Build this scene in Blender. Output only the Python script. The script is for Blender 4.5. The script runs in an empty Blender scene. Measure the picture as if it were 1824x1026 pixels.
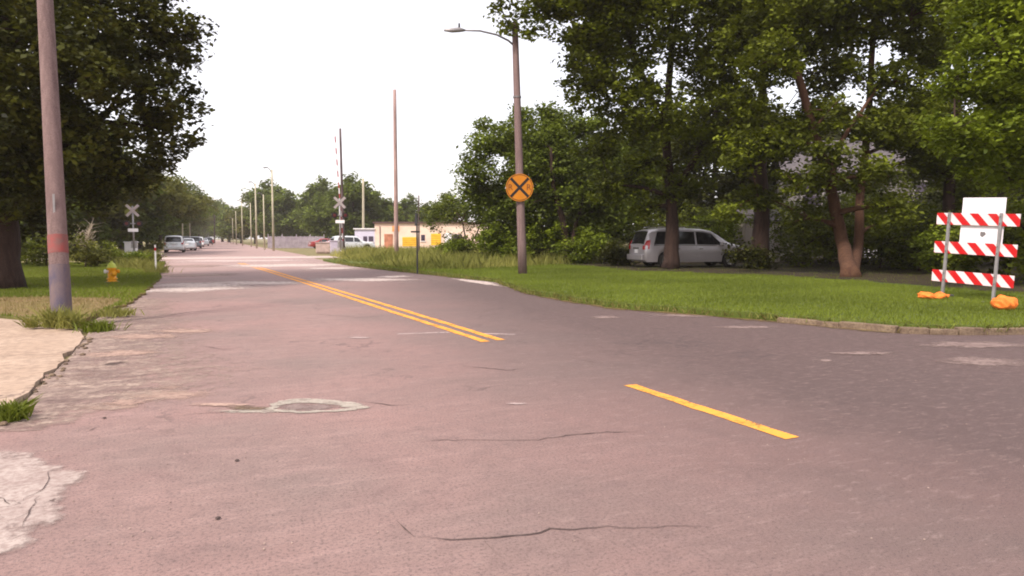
import bpy, bmesh, math, random
import numpy as np
from mathutils import Vector, Matrix
SC = bpy.context.scene
COL = SC.collection
# ------------------------------------------------------------------ camera
FPX, CAMH = 1250.0, 1.4
PITCH, YAW = math.atan(88 / FPX), math.radians(23.06)
CAM = Vector((0, 0, CAMH))
FW = Vector((math.sin(YAW) * math.cos(PITCH), math.cos(YAW) * math.cos(PITCH), -math.sin(PITCH)))
RT = Vector((math.cos(YAW), -math.sin(YAW), 0))
UP = RT.cross(FW)
cd = bpy.data.cameras.new('camera'); cam = bpy.data.objects.new('camera', cd); COL.objects.link(cam)
cam.matrix_world = Matrix(((RT.x, UP.x, -FW.x, 0), (RT.y, UP.y, -FW.y, 0), (RT.z, UP.z, -FW.z, CAMH), (0, 0, 0, 1)))
cd.sensor_width = 36; cd.lens = 36 * FPX / 1824; cd.clip_start = .05; cd.clip_end = 4000
SC.camera = cam
# ------------------------------------------------------------------ world and sun
SUN_EL, SUN_AZ = math.radians(48), math.radians(-118)      # azimuth clockwise from +Y: high, from the left
w = bpy.data.worlds.new('World'); SC.world = w; w.use_nodes = True
nt = w.node_tree; nt.nodes.clear()
sky = nt.nodes.new('ShaderNodeTexSky'); sky.sky_type = 'NISHITA'; sky.sun_disc = False
sky.sun_elevation = SUN_EL; sky.sun_rotation = SUN_AZ; sky.dust_density = 3
b1 = nt.nodes.new('ShaderNodeBackground'); b1.inputs[1].default_value = .05
b2 = nt.nodes.new('ShaderNodeBackground'); b2.inputs[0].default_value = (1, .93, .93, 1); b2.inputs[1].default_value = .60
ad = nt.nodes.new('ShaderNodeAddShader'); wo = nt.nodes.new('ShaderNodeOutputWorld')
nt.links.new(sky.outputs[0], b1.inputs[0]); nt.links.new(b1.outputs[0], ad.inputs[0])
nt.links.new(b2.outputs[0], ad.inputs[1]); nt.links.new(ad.outputs[0], wo.inputs[0])
sd = bpy.data.lights.new('sun', 'SUN'); sd.energy = 2.4; sd.angle = math.radians(11); sd.color = (1, .93, .84)
so = bpy.data.objects.new('sun', sd); COL.objects.link(so)
sdir = Vector((math.sin(SUN_AZ) * math.cos(SUN_EL), math.cos(SUN_AZ) * math.cos(SUN_EL), math.sin(SUN_EL)))
so.rotation_euler = sdir.to_track_quat('Z', 'Y').to_euler()
SC.view_settings.view_transform = 'Standard'; SC.view_settings.look = 'None'
SC.view_settings.exposure = .86; SC.view_settings.gamma = 1
SC.render.engine = 'CYCLES'
SC.cycles.filter_width = 1.9

# ------------------------------------------------------------------ helpers
def ray(px, py): return FW + RT * ((px - 912) / FPX) + UP * ((513 - py) / FPX)
def G(px, py, z=0.0):                 # ground point seen at a photo position
    r = ray(px, py); k = (z - CAMH) / r.z; return Vector((r.x * k, r.y * k, z))
def A(px, py, d): return CAM + ray(px, py) * d       # point at depth d
def B(px, d, z=0.0):                  # ground point at column px, depth d
    r = A(px, 425, d); return Vector((r.x, r.y, z))
def tag(o, label=None, cat=None, group=None, kind=None):
    if label: o['label'] = label
    if cat: o['category'] = cat
    if group: o['group'] = group
    if kind: o['kind'] = kind
    return o
def thing(name, label, cat, loc=(0, 0, 0), rz=0, group=None):
    o = bpy.data.objects.new(name, None); COL.objects.link(o); o.empty_display_size = .2
    o.location = loc; o.rotation_euler = (0, 0, rz)
    return tag(o, label, cat, group)
def kids(o): return [c for c in bpy.data.objects if c.parent == o]
def copy_tree(o, parent=None):
    c = o.copy(); COL.objects.link(c); c.parent = parent
    for ch in kids(o): copy_tree(ch, c)
    return c
def npmesh(name, V, F, mat, parent=None, tint=None, smooth=False):
    V = np.asarray(V, dtype=np.float32); F = np.asarray(F, dtype=np.int32); k = F.shape[1]
    me = bpy.data.meshes.new(name)
    me.vertices.add(len(V)); me.vertices.foreach_set('co', V.ravel())
    me.loops.add(F.size); me.loops.foreach_set('vertex_index', F.ravel())
    me.polygons.add(len(F)); me.polygons.foreach_set('loop_start', np.arange(0, F.size, k, dtype=np.int32))
    me.polygons.foreach_set('loop_total', np.full(len(F), k, dtype=np.int32))
    if smooth: me.polygons.foreach_set('use_smooth', np.ones(len(F), dtype=bool))
    if tint is not None:
        a = me.attributes.new('tint', 'FLOAT', 'FACE'); a.data.foreach_set('value', np.asarray(tint, dtype=np.float32))
    me.update(); me.validate(); me.materials.append(mat)
    o = bpy.data.objects.new(name, me); COL.objects.link(o); o.parent = parent
    return o
class MB:
    def __init__(s): s.v = []; s.f = []
    def quad(s, *p):
        n = len(s.v); s.v += [tuple(q) for q in p]; s.f.append(tuple(range(n, n + len(p)))); return s
    def box(s, c, d, rz=0, M=None):
        n = len(s.v); cx, cy, cz = c; dx, dy, dz = d[0] / 2, d[1] / 2, d[2] / 2
        ca, sa = math.cos(rz), math.sin(rz)
        for z in (-dz, dz):
            for x, y in ((-dx, -dy), (dx, -dy), (dx, dy), (-dx, dy)):
                p = Vector((x * ca - y * sa, x * sa + y * ca, z))
                if M: p = M @ Vector((x, y, z))
                s.v.append((cx + p.x, cy + p.y, cz + p.z))
        for q in ((3, 2, 1, 0), (4, 5, 6, 7), (0, 1, 5, 4), (1, 2, 6, 5), (2, 3, 7, 6), (3, 0, 4, 7)):
            s.f.append(tuple(n + i for i in q))
        return s
    def tube(s, pts, rad, n=8, cap=True):
        pts = [Vector(p) for p in pts]; b0 = len(s.v)
        if not hasattr(rad, '__len__'): rad = [rad] * len(pts)
        X = None
        for i, p in enumerate(pts):
            d = (pts[min(i + 1, len(pts) - 1)] - pts[max(i - 1, 0)]).normalized()
            if X is None: X = d.orthogonal().normalized()
            X = (X - d * X.dot(d)).normalized(); Y = d.cross(X)
            for j in range(n):
                a = 2 * math.pi * j / n; s.v.append(tuple(p + (X * math.cos(a) + Y * math.sin(a)) * rad[i]))
        for i in range(len(pts) - 1):
            for j in range(n):
                a, b = b0 + i * n + j, b0 + i * n + (j + 1) % n
                s.f.append((a, b, b + n, a + n))
        if cap:
            s.f.append(tuple(b0 + j for j in reversed(range(n))))
            s.f.append(tuple(b0 + (len(pts) - 1) * n + j for j in range(n)))
        return s
    def lathe(s, prof, c=(0, 0, 0), n=24):      # prof: (r, z)
        b0 = len(s.v)
        for r, z in prof:
            for j in range(n):
                a = 2 * math.pi * j / n; s.v.append((c[0] + r * math.cos(a), c[1] + r * math.sin(a), c[2] + z))
        for i in range(len(prof) - 1):
            for j in range(n):
                a, b = b0 + i * n + j, b0 + i * n + (j + 1) % n
                s.f.append((a, b, b + n, a + n))
        s.f.append(tuple(b0 + j for j in reversed(range(n))))
        s.f.append(tuple(b0 + (len(prof) - 1) * n + j for j in range(n)))
        return s
    def prism(s, poly, z0, z1):      # poly: xy list
        n = len(s.v); k = len(poly)
        for z in (z0, z1): s.v += [(p[0], p[1], z) for p in poly]
        s.f.append(tuple(n + k + i for i in range(k)))
        for i in range(k):
            j = (i + 1) % k; s.f.append((n + i, n + j, n + k + j, n + k + i))
        return s
    def build(s, name, mat, parent=None, smooth=False, bevel=0, recalc=True):
        me = bpy.data.meshes.new(name); me.from_pydata(s.v, [], s.f)
        bm = bmesh.new(); bm.from_mesh(me)
        if recalc: bmesh.ops.recalc_face_normals(bm, faces=bm.faces)
        big = [f for f in bm.faces if len(f.verts) > 8]
        if big: bmesh.ops.triangulate(bm, faces=big)
        for f in bm.faces: f.smooth = smooth
        bm.to_mesh(me); bm.free(); me.materials.append(mat)
        o = bpy.data.objects.new(name, me); COL.objects.link(o); o.parent = parent
        if bevel:
            m = o.modifiers.new('b', 'BEVEL'); m.width = bevel; m.segments = 2; m.limit_method = 'ANGLE'
        return o
# ------------------------------------------------------------------ materials
MATS = {}
def mat(name, col, rough=.8, metal=0, var=0, vscale=3, bump=0, col2=None, vstretch=(1, 1, 1), spec=.3, fine=0, emit=None):
    if name in MATS: return MATS[name]
    m = bpy.data.materials.new(name); m.use_nodes = True; N = m.node_tree; b = N.nodes['Principled BSDF']
    b.inputs['Base Color'].default_value = (*col, 1); b.inputs['Roughness'].default_value = rough
    b.inputs['Metallic'].default_value = metal; b.inputs['Specular IOR Level'].default_value = spec
    if var or col2 or bump:
        tc = N.nodes.new('ShaderNodeTexCoord'); mp = N.nodes.new('ShaderNodeMapping'); mp.inputs['Scale'].default_value = vstretch
        N.links.new(tc.outputs['Object'], mp.inputs[0])
        nz = N.nodes.new('ShaderNodeTexNoise'); nz.inputs['Scale'].default_value = vscale; nz.inputs['Detail'].default_value = 8; nz.inputs['Roughness'].default_value = .65
        N.links.new(mp.outputs[0], nz.inputs['Vector'])
        r = N.nodes.new('ShaderNodeValToRGB'); r.color_ramp.elements[0].position = .35; r.color_ramp.elements[1].position = .65
        c2 = col2 or tuple(min(1, c * (1 + var)) for c in col)
        c1 = col if col2 else tuple(c * (1 - var) for c in col)
        r.color_ramp.elements[0].color = (*c1, 1); r.color_ramp.elements[1].color = (*c2, 1)
        N.links.new(nz.outputs[0], r.inputs[0]); N.links.new(r.outputs[0], b.inputs['Base Color'])
        if bump:
            bp = N.nodes.new('ShaderNodeBump'); bp.inputs['Strength'].default_value = bump; bp.inputs['Distance'].default_value = .02
            N.links.new(nz.outputs[0], bp.inputs['Height']); N.links.new(bp.outputs[0], b.inputs['Normal'])
    MATS[name] = m; return m
class NG:      # tiny node-graph helper
    def __init__(s, name):
        s.m = bpy.data.materials.new(name); s.m.use_nodes = True; s.N = s.m.node_tree.nodes; s.L = s.m.node_tree.links
        s.b = s.N['Principled BSDF']; s.tc = s.N.new('ShaderNodeTexCoord').outputs['Object']
    def link(s, a, b): s.L.new(a, b)
    def mapv(s, scale, rot=(0, 0, 0)):
        n = s.N.new('ShaderNodeMapping'); n.inputs['Scale'].default_value = scale; n.inputs['Rotation'].default_value = rot
        s.link(s.tc, n.inputs[0]); return n.outputs[0]
    def noise(s, scale, detail=6, rough=.6, vec=None, dist=0):
        n = s.N.new('ShaderNodeTexNoise'); n.inputs['Scale'].default_value = scale; n.inputs['Detail'].default_value = detail
        n.inputs['Roughness'].default_value = rough; n.inputs['Distortion'].default_value = dist; s.link(vec or s.tc, n.inputs['Vector']); return n.outputs[0]
    def ramp(s, v, stops):
        n = s.N.new('ShaderNodeValToRGB'); e = n.color_ramp.elements
        while len(e) < len(stops): e.new(.5)
        for el, (p, c) in zip(e, stops):
            el.position = p; el.color = (c, c, c, 1) if not hasattr(c, '__len__') else (*c, 1)
        s.link(v, n.inputs[0]); return n.outputs[0]
    def mix(s, f, a, b, mode='MIX'):
        n = s.N.new('ShaderNodeMix'); n.data_type = 'RGBA'; n.blend_type = mode
        for v, i in ((f, 0), (a, 6), (b, 7)):
            if hasattr(v, 'links'): s.link(v, n.inputs[i])
            elif i == 0: n.inputs[0].default_value = v
            else: n.inputs[i].default_value = (*v, 1)
        return n.outputs[2]
    def math(s, op, a, b=0.0):
        n = s.N.new('ShaderNodeMath'); n.operation = op
        for v, i in ((a, 0), (b, 1)):
            if hasattr(v, 'links'): s.link(v, n.inputs[i])
            else: n.inputs[i].default_value = v
        return n.outputs[0]
    def sep(s):
        n = s.N.new('ShaderNodeSeparateXYZ'); s.link(s.tc, n.inputs[0]); return n.outputs
    def bump(s, h, st=.3, d=.02):
        n = s.N.new('ShaderNodeBump'); n.inputs['Strength'].default_value = st; n.inputs['Distance'].default_value = d
        s.link(h, n.inputs['Height']); s.link(n.outputs[0], s.b.inputs['Normal'])
    def done(s, col, rough=.85, spec=.25):
        s.link(col, s.b.inputs['Base Color']); s.b.inputs['Roughness'].default_value = rough
        s.b.inputs['Specular IOR Level'].default_value = spec; return s.m

def asphalt():
    g = NG('asphalt')
    big = g.noise(.35, 4, .55); med = g.noise(1.7, 8, .7, dist=.4); fine = g.noise(55, 4, .8); fine2 = g.noise(190, 2, .8)
    c = g.mix(g.ramp(big, [(.38, 0), (.62, 1)]), (.315, .190, .170), (.235, .163, .146))
    st = g.noise(1.0, 6, .7, vec=g.mapv((.9, 5.0, 1)))
    c = g.mix(g.ramp(st, [(.5, 0), (.72, .45)]), c, (.42, .27, .245))
    c = g.mix(g.ramp(med, [(.3, .4), (.5, 0)]), c, (.20, .12, .112))
    # asphalt colour darkens towards the right, less so farther up the road
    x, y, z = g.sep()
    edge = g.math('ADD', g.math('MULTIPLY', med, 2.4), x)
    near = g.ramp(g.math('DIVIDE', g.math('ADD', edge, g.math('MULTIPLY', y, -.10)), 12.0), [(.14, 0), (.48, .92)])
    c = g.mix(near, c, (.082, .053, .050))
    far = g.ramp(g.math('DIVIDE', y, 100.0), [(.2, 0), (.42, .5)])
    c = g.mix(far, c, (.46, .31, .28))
    c = g.mix(g.ramp(g.noise(7, 8, .75), [(.36, .45), (.5, 0)]), c, (.16, .105, .10))
    c = g.mix(g.ramp(g.noise(11, 6, .75, vec=g.mapv((.6, 1.6, 1))), [(.54, 0), (.72, .4)]), c, (.42, .30, .27))
    c = g.mix(g.ramp(fine, [(.36, .75), (.5, 0), (.66, 0)]), c, (.08, .055, .055))
    c = g.mix(g.ramp(fine2, [(.54, 0), (.70, .42)]), c, (.46, .35, .32))
    v = g.N.new('ShaderNodeTexVoronoi'); v.feature = 'DISTANCE_TO_EDGE'; v.inputs['Scale'].default_value = .42
    dv = g.N.new('ShaderNodeVectorMath'); dv.operation = 'ADD'
    nz = g.N.new('ShaderNodeTexNoise'); nz.inputs['Scale'].default_value = 2.2; nz.inputs['Detail'].default_value = 6; g.link(g.tc, nz.inputs['Vector'])
    g.link(g.tc, dv.inputs[0]); g.link(nz.outputs['Color'], dv.inputs[1]); g.link(dv.outputs[0], v.inputs['Vector'])
    ck = g.math('MULTIPLY', g.ramp(v.outputs['Distance'], [(0, 1), (.012, 0)]), g.ramp(g.noise(.6, 3), [(.52, 0), (.6, .55)]))
    c = g.mix(ck, c, (.06, .045, .045))
    g.bump(g.math('ADD', g.math('MULTIPLY', fine, .6), g.math('ADD', g.math('MULTIPLY', med, 1.0), fine2)), .5, .012)
    return g.done(c, .8, .3)
def patchy(name, ca, cb, cc, sc=4, st=(1, 1, 1), rough=.9, crack=0, bump=.4):
    g = NG(name); v = g.mapv(st)
    n1 = g.noise(sc, 8, .7, vec=v); n2 = g.noise(sc * 9, 5, .7); n3 = g.noise(sc * .3, 3, .5, vec=v)
    c = g.mix(g.ramp(n1, [(.4, 0), (.58, 1)]), ca, cb)
    c = g.mix(g.ramp(n2, [(.4, .6), (.55, 0)]), c, cc)
    c = g.mix(g.ramp(n3, [(.45, 0), (.7, .4)]), c, cb)
    if crack:
        vo = g.N.new('ShaderNodeTexVoronoi'); vo.feature = 'DISTANCE_TO_EDGE'; vo.inputs['Scale'].default_value = crack
        dv = g.N.new('ShaderNodeVectorMath'); dv.operation = 'ADD'
        nz = g.N.new('ShaderNodeTexNoise'); nz.inputs['Scale'].default_value = 5; nz.inputs['Detail'].default_value = 5; g.link(g.tc, nz.inputs['Vector'])
        g.link(g.tc, dv.inputs[0]); g.link(nz.outputs['Color'], dv.inputs[1]); g.link(dv.outputs[0], vo.inputs['Vector'])
        c = g.mix(g.math('MULTIPLY', g.ramp(vo.outputs['Distance'], [(0, 1), (.02, 0)]), g.ramp(n3, [(.4, .1), (.6, .9)])), c, (.09, .06, .055))
    g.bump(g.math('ADD', n1, g.math('MULTIPLY', n2, .5)), bump, .02)
    return g.done(c, rough)
def leafmat(name, lo, hi, trans=.35):
    g = NG(name)
    at = g.N.new('ShaderNodeAttribute'); at.attribute_name = 'tint'
    c = g.ramp(at.outputs['Fac'], [(0, lo), (.55, tuple((a + b) / 2 for a, b in zip(lo, hi))), (1, hi)])
    g.b.inputs['Roughness'].default_value = .65; g.b.inputs['Specular IOR Level'].default_value = .25
    g.link(c, g.b.inputs['Base Color'])
    t = g.N.new('ShaderNodeBsdfTranslucent'); g.link(g.mix(.5, c, hi), t.inputs[0])
    ms = g.N.new('ShaderNodeMixShader'); ms.inputs[0].default_value = trans
    g.link(g.b.outputs[0], ms.inputs[1]); g.link(t.outputs[0], ms.inputs[2])
    g.link(ms.outputs[0], g.N['Material Output'].inputs[0]); return g.m
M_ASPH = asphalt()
M_CONC = patchy('pale_concrete', (.38, .27, .20), (.45, .33, .25), (.22, .155, .12), 1.2, crack=.35, bump=.6)
M_PATCH = patchy('worn_concrete', (.40, .31, .28), (.50, .41, .37), (.27, .19, .17), 3, crack=1.1, bump=.7)
M_SHOULD = patchy('broken_shoulder', (.24, .17, .15), (.45, .34, .28), (.15, .10, .09), 1.6, st=(.8, 2.6, 1), bump=.9)
M_SAND = patchy('sandy_patch', (.30, .20, .17), (.38, .28, .24), (.22, .15, .13), 2.5, st=(.6, 2, 1), bump=.6)
M_TAN = patchy('dusty_tan_patch', (.38, .25, .205), (.48, .33, .265), (.25, .165, .14), 2.5, st=(.6, 2, 1), bump=.6)
M_DUST = patchy('pale_dust', (.23, .16, .145), (.29, .21, .19), (.17, .12, .11), 3, bump=.3)
M_GRAV = patchy('gravel', (.55, .44, .40), (.70, .58, .53), (.30, .22, .2), 5, bump=.8)
M_CURB = patchy('kerb_concrete', (.15, .10, .07), (.25, .18, .12), (.06, .04, .03), 4, bump=.9)
M_GRASS = patchy('lawn_soil', (.075, .095, .014), (.10, .13, .02), (.05, .06, .012), 1.3)
M_VERGE = patchy('verge_soil', (.10, .11, .02), (.22, .15, .06), (.08, .06, .02), .7)
M_DRY = patchy('dry_soil', (.24, .15, .075), (.17, .13, .04), (.12, .08, .035), 2.2)
M_FIELD = patchy('rough_field', (.14, .13, .04), (.24, .19, .09), (.09, .07, .03), .4)
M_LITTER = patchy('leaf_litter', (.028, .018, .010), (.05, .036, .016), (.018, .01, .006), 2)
M_BARK = patchy('bark', (.028, .015, .012), (.06, .034, .026), (.014, .007, .006), 5, st=(1.5, 1.5, .25), bump=1)
M_BARKR = patchy('red_bark', (.075, .034, .022), (.12, .06, .035), (.03, .013, .009), 5, st=(1.5, 1.5, .25), bump=1)
M_POLE = patchy('pole_wood', (.16, .105, .10), (.23, .155, .145), (.09, .055, .053), 6, st=(2, 2, .12), bump=.8)
M_POLED = mat('dark_pole_wood', (.09, .06, .06), .9, var=.4, vscale=5, vstretch=(1, 1, .2))
M_POLEP = mat('pale_pole', (.42, .37, .27), .85, var=.25, vscale=2, vstretch=(1, 1, .2))
M_POLEK = mat('pinkish_pole', (.32, .21, .19), .9, var=.3, vscale=5, vstretch=(1, 1, .15))
M_REDP = mat('faded_red_paint', (.27, .055, .05), .7, col2=(.17, .085, .075), vscale=7, var=.1)
M_BLUEP = mat('blue_grey_paint', (.085, .068, .10), .7, col2=(.16, .11, .105), vscale=6, var=.1, vstretch=(1, 1, .6))
M_YEL = patchy('yellow_road_paint', (.74, .29, .03), (.80, .35, .05), (.50, .24, .09), 5, bump=.2)
M_WORN = patchy('worn_white_paint', (.50, .40, .38), (.42, .32, .30), (.25, .18, .17), 6, bump=.2)
M_CRACK = mat('crack_tar', (.085, .058, .053), .9, var=.4, vscale=30)
M_GALV = mat('galvanised_steel', (.30, .28, .28), .5, .5, var=.15, vscale=8)
M_DGALV = mat('weathered_steel', (.20, .18, .18), .5, .5, var=.2, vscale=8)
M_SIGNY = mat('sign_yellow', (.46, .155, .004), .45, var=.12, vscale=2.5)
M_BLACK = mat('black_paint', (.012, .008, .008), .5, var=.2, vscale=5)
M_WHITE = mat('white_paint', (.80, .76, .76), .5, var=.04, vscale=3)
M_ORANGE = mat('orange_fabric', (.85, .19, .03), .75, var=.3, vscale=9, bump=.5)
M_HYD = mat('hydrant_yellow', (.78, .34, .015), .45, var=.12, vscale=12)
M_LIME = mat('lime_paint', (.55, .60, .10), .45, var=.1, vscale=12)
M_RUBBER = mat('rubber', (.018, .015, .015), .8, var=.3, vscale=10)
M_RIM = mat('rim_metal', (.45, .44, .44), .35, .8, var=.1, vscale=6)
M_CARGLASS = mat('car_glass', (.015, .014, .016), .08, 0, var=.3, vscale=2, spec=.8)
M_REDL = mat('red_lens', (.42, .008, .012), .2, var=.15, vscale=9, spec=.6)
M_CHROME = mat('bright_trim', (.75, .74, .72), .2, .9, var=.05, vscale=4)
M_CHAR = mat('charcoal_plastic', (.03, .028, .03), .6, var=.2, vscale=8)
def paint(name, c): 
    m = mat(name, c, .28, .25, var=.05, vscale=1.5, spec=.5); m.node_tree.nodes['Principled BSDF'].inputs['Coat Weight'].default_value = .5; return m
M_SILVER = paint('silver_car_paint', (.44, .40, .41))
# stripes for the barricade rails, slanting down to the right
def stripes():
    g = NG('striped_sheeting'); x, y, z = g.sep()
    v = g.math('MODULO', g.math('ADD', g.math('DIVIDE', g.math('ADD', x, g.math('MULTIPLY', z, .9)), .345), 10.1), 1.0)
    c = g.mix(g.math('LESS_THAN', v, .5), (.74, .62, .63), (.50, .006, .008))
    c = g.mix(g.ramp(g.noise(6, 6), [(.5, 0), (.8, .25)]), c, (.30, .16, .15))
    return g.done(c, .5, .3)
M_STRIPE = stripes()
def gatestripe():
    g = NG('gate_stripes'); x, y, z = g.sep()
    v = g.math('MODULO', g.math('DIVIDE', z, .9), 1.0)
    return g.done(g.mix(g.math('LESS_THAN', v, .5), (.72, .66, .66), (.35, .06, .06)), .5)
M_GATE = gatestripe()
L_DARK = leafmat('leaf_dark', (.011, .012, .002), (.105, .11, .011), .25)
L_MID = leafmat('leaf_mid', (.018, .021, .002), (.185, .215, .012), .32)
L_BRIGHT = leafmat('leaf_bright', (.045, .065, .005), (.215, .265, .014))
L_FAR = leafmat('leaf_far', (.045, .058, .010), (.165, .21, .028))
L_FARW = leafmat('leaf_warm', (.045, .046, .01), (.19, .19, .03))
L_GRASS = leafmat('grass_blade', (.095, .118, .012), (.20, .245, .026), .3)
L_DRYG = leafmat('dry_blade', (.20, .14, .05), (.34, .28, .12), .3)
L_WEED = leafmat('weed_blade', (.12, .135, .02), (.40, .37, .10), .3)

# ------------------------------------------------------------------ ground
def xy(v): return (v.x, v.y)
def jitter(pts, amp, step, seed):
    rnd = random.Random(seed); out = []
    for a, b in zip(pts[:-1], pts[1:]):
        a, b = Vector(a), Vector(b); L = (b - a).length; n = max(1, int(L / step)); nrm = Vector((-(b - a).y, (b - a).x)).normalized()
        for i in range(n): out.append(tuple(a + (b - a) * (i / n) + nrm * rnd.uniform(-amp, amp)))
    out.append(tuple(pts[-1])); return out
def sheet(name, poly, z, m, label=None, cat=None, kind='structure'):
    mb = MB(); mb.quad(*[(p[0], p[1], z) for p in poly]); o = mb.build(name, m, recalc=False)
    tag(o, label, cat, None, kind)
    if o.data.polygons[0].normal.z < 0: o.data.flip_normals()
    return o
RE = [G(*q) for q in [(600, 470), (640, 476), (700, 483), (760, 489), (820, 496), (885, 503), (935, 522), (1000, 535), (1100, 550), (1250, 561), (1390, 573), (1500, 583), (1600, 592), (1700, 595), (1824, 594)]]
RE = [xy(p) for p in RE]; REX = RE + [(13.5, 5.5), (30, -1.9), (60, -15)]
LE = [(-2.6, 46), (-2.35, 40), (-2.2, 35.5), (-1.75, 27), (-1.67, 21.8), (-1.62, 18.8), (-1.75, 15), (-1.95, 13.0), (-1.65, 11.5), (-1.55, 9), (-1.5, 6.3), (-2.3, 5.2)]
# big ground sheet to the horizon, with low noise relief far off
bm_ = MB(); bm_.quad((-1500, -600, -.03), (1500, -600, -.03), (1500, 2500, -.03), (-1500, 2500, -.03))
tag(bm_.build('ground', M_FIELD), 'dry grassy ground', None, None, 'structure')
road_poly = [(60, -15), (60, -40), (-60, -40), (-60, 5.2)] + LE[::-1] + [(-3.2, 50), (-4.3, 62), (-5.2, 78), (-5.2, 700), (7.2, 700), (7.2, 62), (6.6, 50)] + REX[:-1]
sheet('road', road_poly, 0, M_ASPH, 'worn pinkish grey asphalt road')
# verge, sidewalk, lawn: slabs standing a little above the road
verge = jitter([(-2.6, 46), (-2.2, 35.5), (-1.75, 27), (-1.67, 21.8), (-1.62, 18.8), (-1.8, 15.2), (-2.05, 13.5)], .10, .35, 3) + [(-3.0, 14.2), (-3.6, 14.9), (-30, 17.5), (-30, 46)]
o = MB().prism(verge, -.1, .05).build('grass_verge', M_VERGE); tag(o, 'grassy roadside ground left of road', None, None, 'structure')
dry = jitter([(-1.85, 16.0), (-2.0, 14.2), (-3.0, 14.45), (-3.6, 15.2), (-9, 15.9), (-9, 20.5), (-5, 19.5), (-3, 18.9), (-1.9, 17.8), (-1.85, 16.0)], .12, .4, 4)
sheet('dry_ground', dry[:-1], .056, M_DRY, 'bare brown patch of dry ground')
walk = [(-2.1, 13.25)] + jitter([(-1.72, 11.4), (-1.62, 9), (-1.55, 6.9), (-2.0, 6.0)], .05, .25, 5) + [(-30, 5.6), (-30, 17.2), (-3.6, 14.8), (-3.0, 14.1)]
o = MB().prism(walk, -.1, .022).build('sidewalk', M_CONC, recalc=True); tag(o, 'beige concrete sidewalk', None, None, 'structure')
def faded(m):       # worn material whose edge breaks up and thins out to the asphalt below
    nm = m.name + '_faded'
    if nm in bpy.data.materials: return bpy.data.materials[nm]
    c = m.copy(); c.name = nm; N = c.node_tree; at = N.nodes.new('ShaderNodeAttribute'); at.attribute_name = 'fade'
    tc = N.nodes.new('ShaderNodeTexCoord'); nz = N.nodes.new('ShaderNodeTexNoise'); nz.inputs['Scale'].default_value = 6; nz.inputs['Detail'].default_value = 9; nz.inputs['Roughness'].default_value = .75
    N.links.new(tc.outputs['Object'], nz.inputs['Vector'])
    a = N.nodes.new('ShaderNodeMath'); a.operation = 'MULTIPLY_ADD'; a.inputs[1].default_value = 2.4; a.inputs[2].default_value = -1.2; N.links.new(nz.outputs[0], a.inputs[0])
    b = N.nodes.new('ShaderNodeMath'); b.operation = 'ADD'; N.links.new(a.outputs[0], b.inputs[0]); N.links.new(at.outputs['Fac'], b.inputs[1])
    r = N.nodes.new('ShaderNodeMapRange'); r.inputs['From Min'].default_value = .25; r.inputs['From Max'].default_value = .82; r.inputs['To Max'].default_value = .85; N.nodes['Principled BSDF'].inputs['Specular IOR Level'].default_value = .2; N.links.new(b.outputs[0], r.inputs[0])
    N.links.new(r.outputs[0], N.nodes['Principled BSDF'].inputs['Alpha']); return c
def fade_sheet(name, rings, fades, z, m, label):      # rings of equal length, joined ring to ring; a closed fan when len(rings[0]) repeats
    mb = MB(); fv = []; n = len(rings[0])
    for rg, fd in zip(rings, fades):
        mb.v += [(p[0], p[1], z) for p in rg]; fv += [fd] * n
    for i in range(len(rings) - 1):
        for j in range(n - 1): mb.f.append((i * n + j, i * n + j + 1, (i + 1) * n + j + 1, (i + 1) * n + j))
    me = bpy.data.meshes.new(name); me.from_pydata(mb.v, [], mb.f); a = me.attributes.new('fade', 'FLOAT', 'POINT'); a.data.foreach_set('value', fv)
    me.update(); me.materials.append(faded(m))
    if me.polygons[0].normal.z < 0: me.flip_normals()
    o = bpy.data.objects.new(name, me); COL.objects.link(o); tag(o, label, None, None, 'structure'); return o
def fade_blob(name, poly, z, m, label, ks=(1.25, .85, .5, .02), fs=(0, .45, .8, .9)):
    P = [Vector(p) for p in poly] + [Vector(poly[0])]; c = sum(P[:-1], Vector((0, 0))) / (len(P) - 1)
    return fade_sheet(name, [[c + (p - c) * k for p in P] for k in ks], list(fs), z, m, label)
def blob(cx, cy, rx, ry, seed, n=26, rough=.25, rot=0):
    rnd = random.Random(seed); ph = [rnd.uniform(0, 6.28) for _ in range(6)]; out = []
    for i in range(n):
        a = 2 * math.pi * i / n; r = 1 + rough * (math.sin(2 * a + ph[0]) * .5 + math.sin(3 * a + ph[1]) * .4 + math.sin(5 * a + ph[2]) * .3 + rnd.uniform(-.3, .3))
        x, y = rx * r * math.cos(a), ry * r * math.sin(a)
        out.append((cx + x * math.cos(rot) - y * math.sin(rot), cy + x * math.sin(rot) + y * math.cos(rot)))
    return out
SO = [(-1.2, 18.4), (-.6, 17.5), (-.2, 14), (.2, 12), (.15, 9.8), (.8, 8.0), (.5, 7.2), (-.5, 6.4), (-1.2, 5.8)]; SI = [(-1.6, 18.4), (-1.6, 17.5), (-1.9, 14), (-1.72, 11.8), (-1.6, 9.8), (-1.55, 8.2), (-1.52, 7.2), (-1.5, 6.6), (-1.6, 5.9)]
SO = [Vector(a).lerp(Vector(b), k / 4) for a, b in zip(SO[:-1], SO[1:]) for k in range(4)]; SI = [Vector(a).lerp(Vector(b), k / 4) for a, b in zip(SI[:-1], SI[1:]) for k in range(4)]
fade_sheet('shoulder', [[a.lerp(b, k) for a, b in zip(SI, SO)] for k in (0, .3, .6, 1)], [.75, .62, .45, 0], .005, M_SHOULD, 'broken stony road shoulder')
pc = [xy(G(*q)) for q in [(0, 806), (62, 808), (78, 828), (118, 836), (152, 848), (112, 880), (98, 925), (60, 950), (20, 985), (-120, 1080), (-500, 1000), (-420, 820)]]
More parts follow.
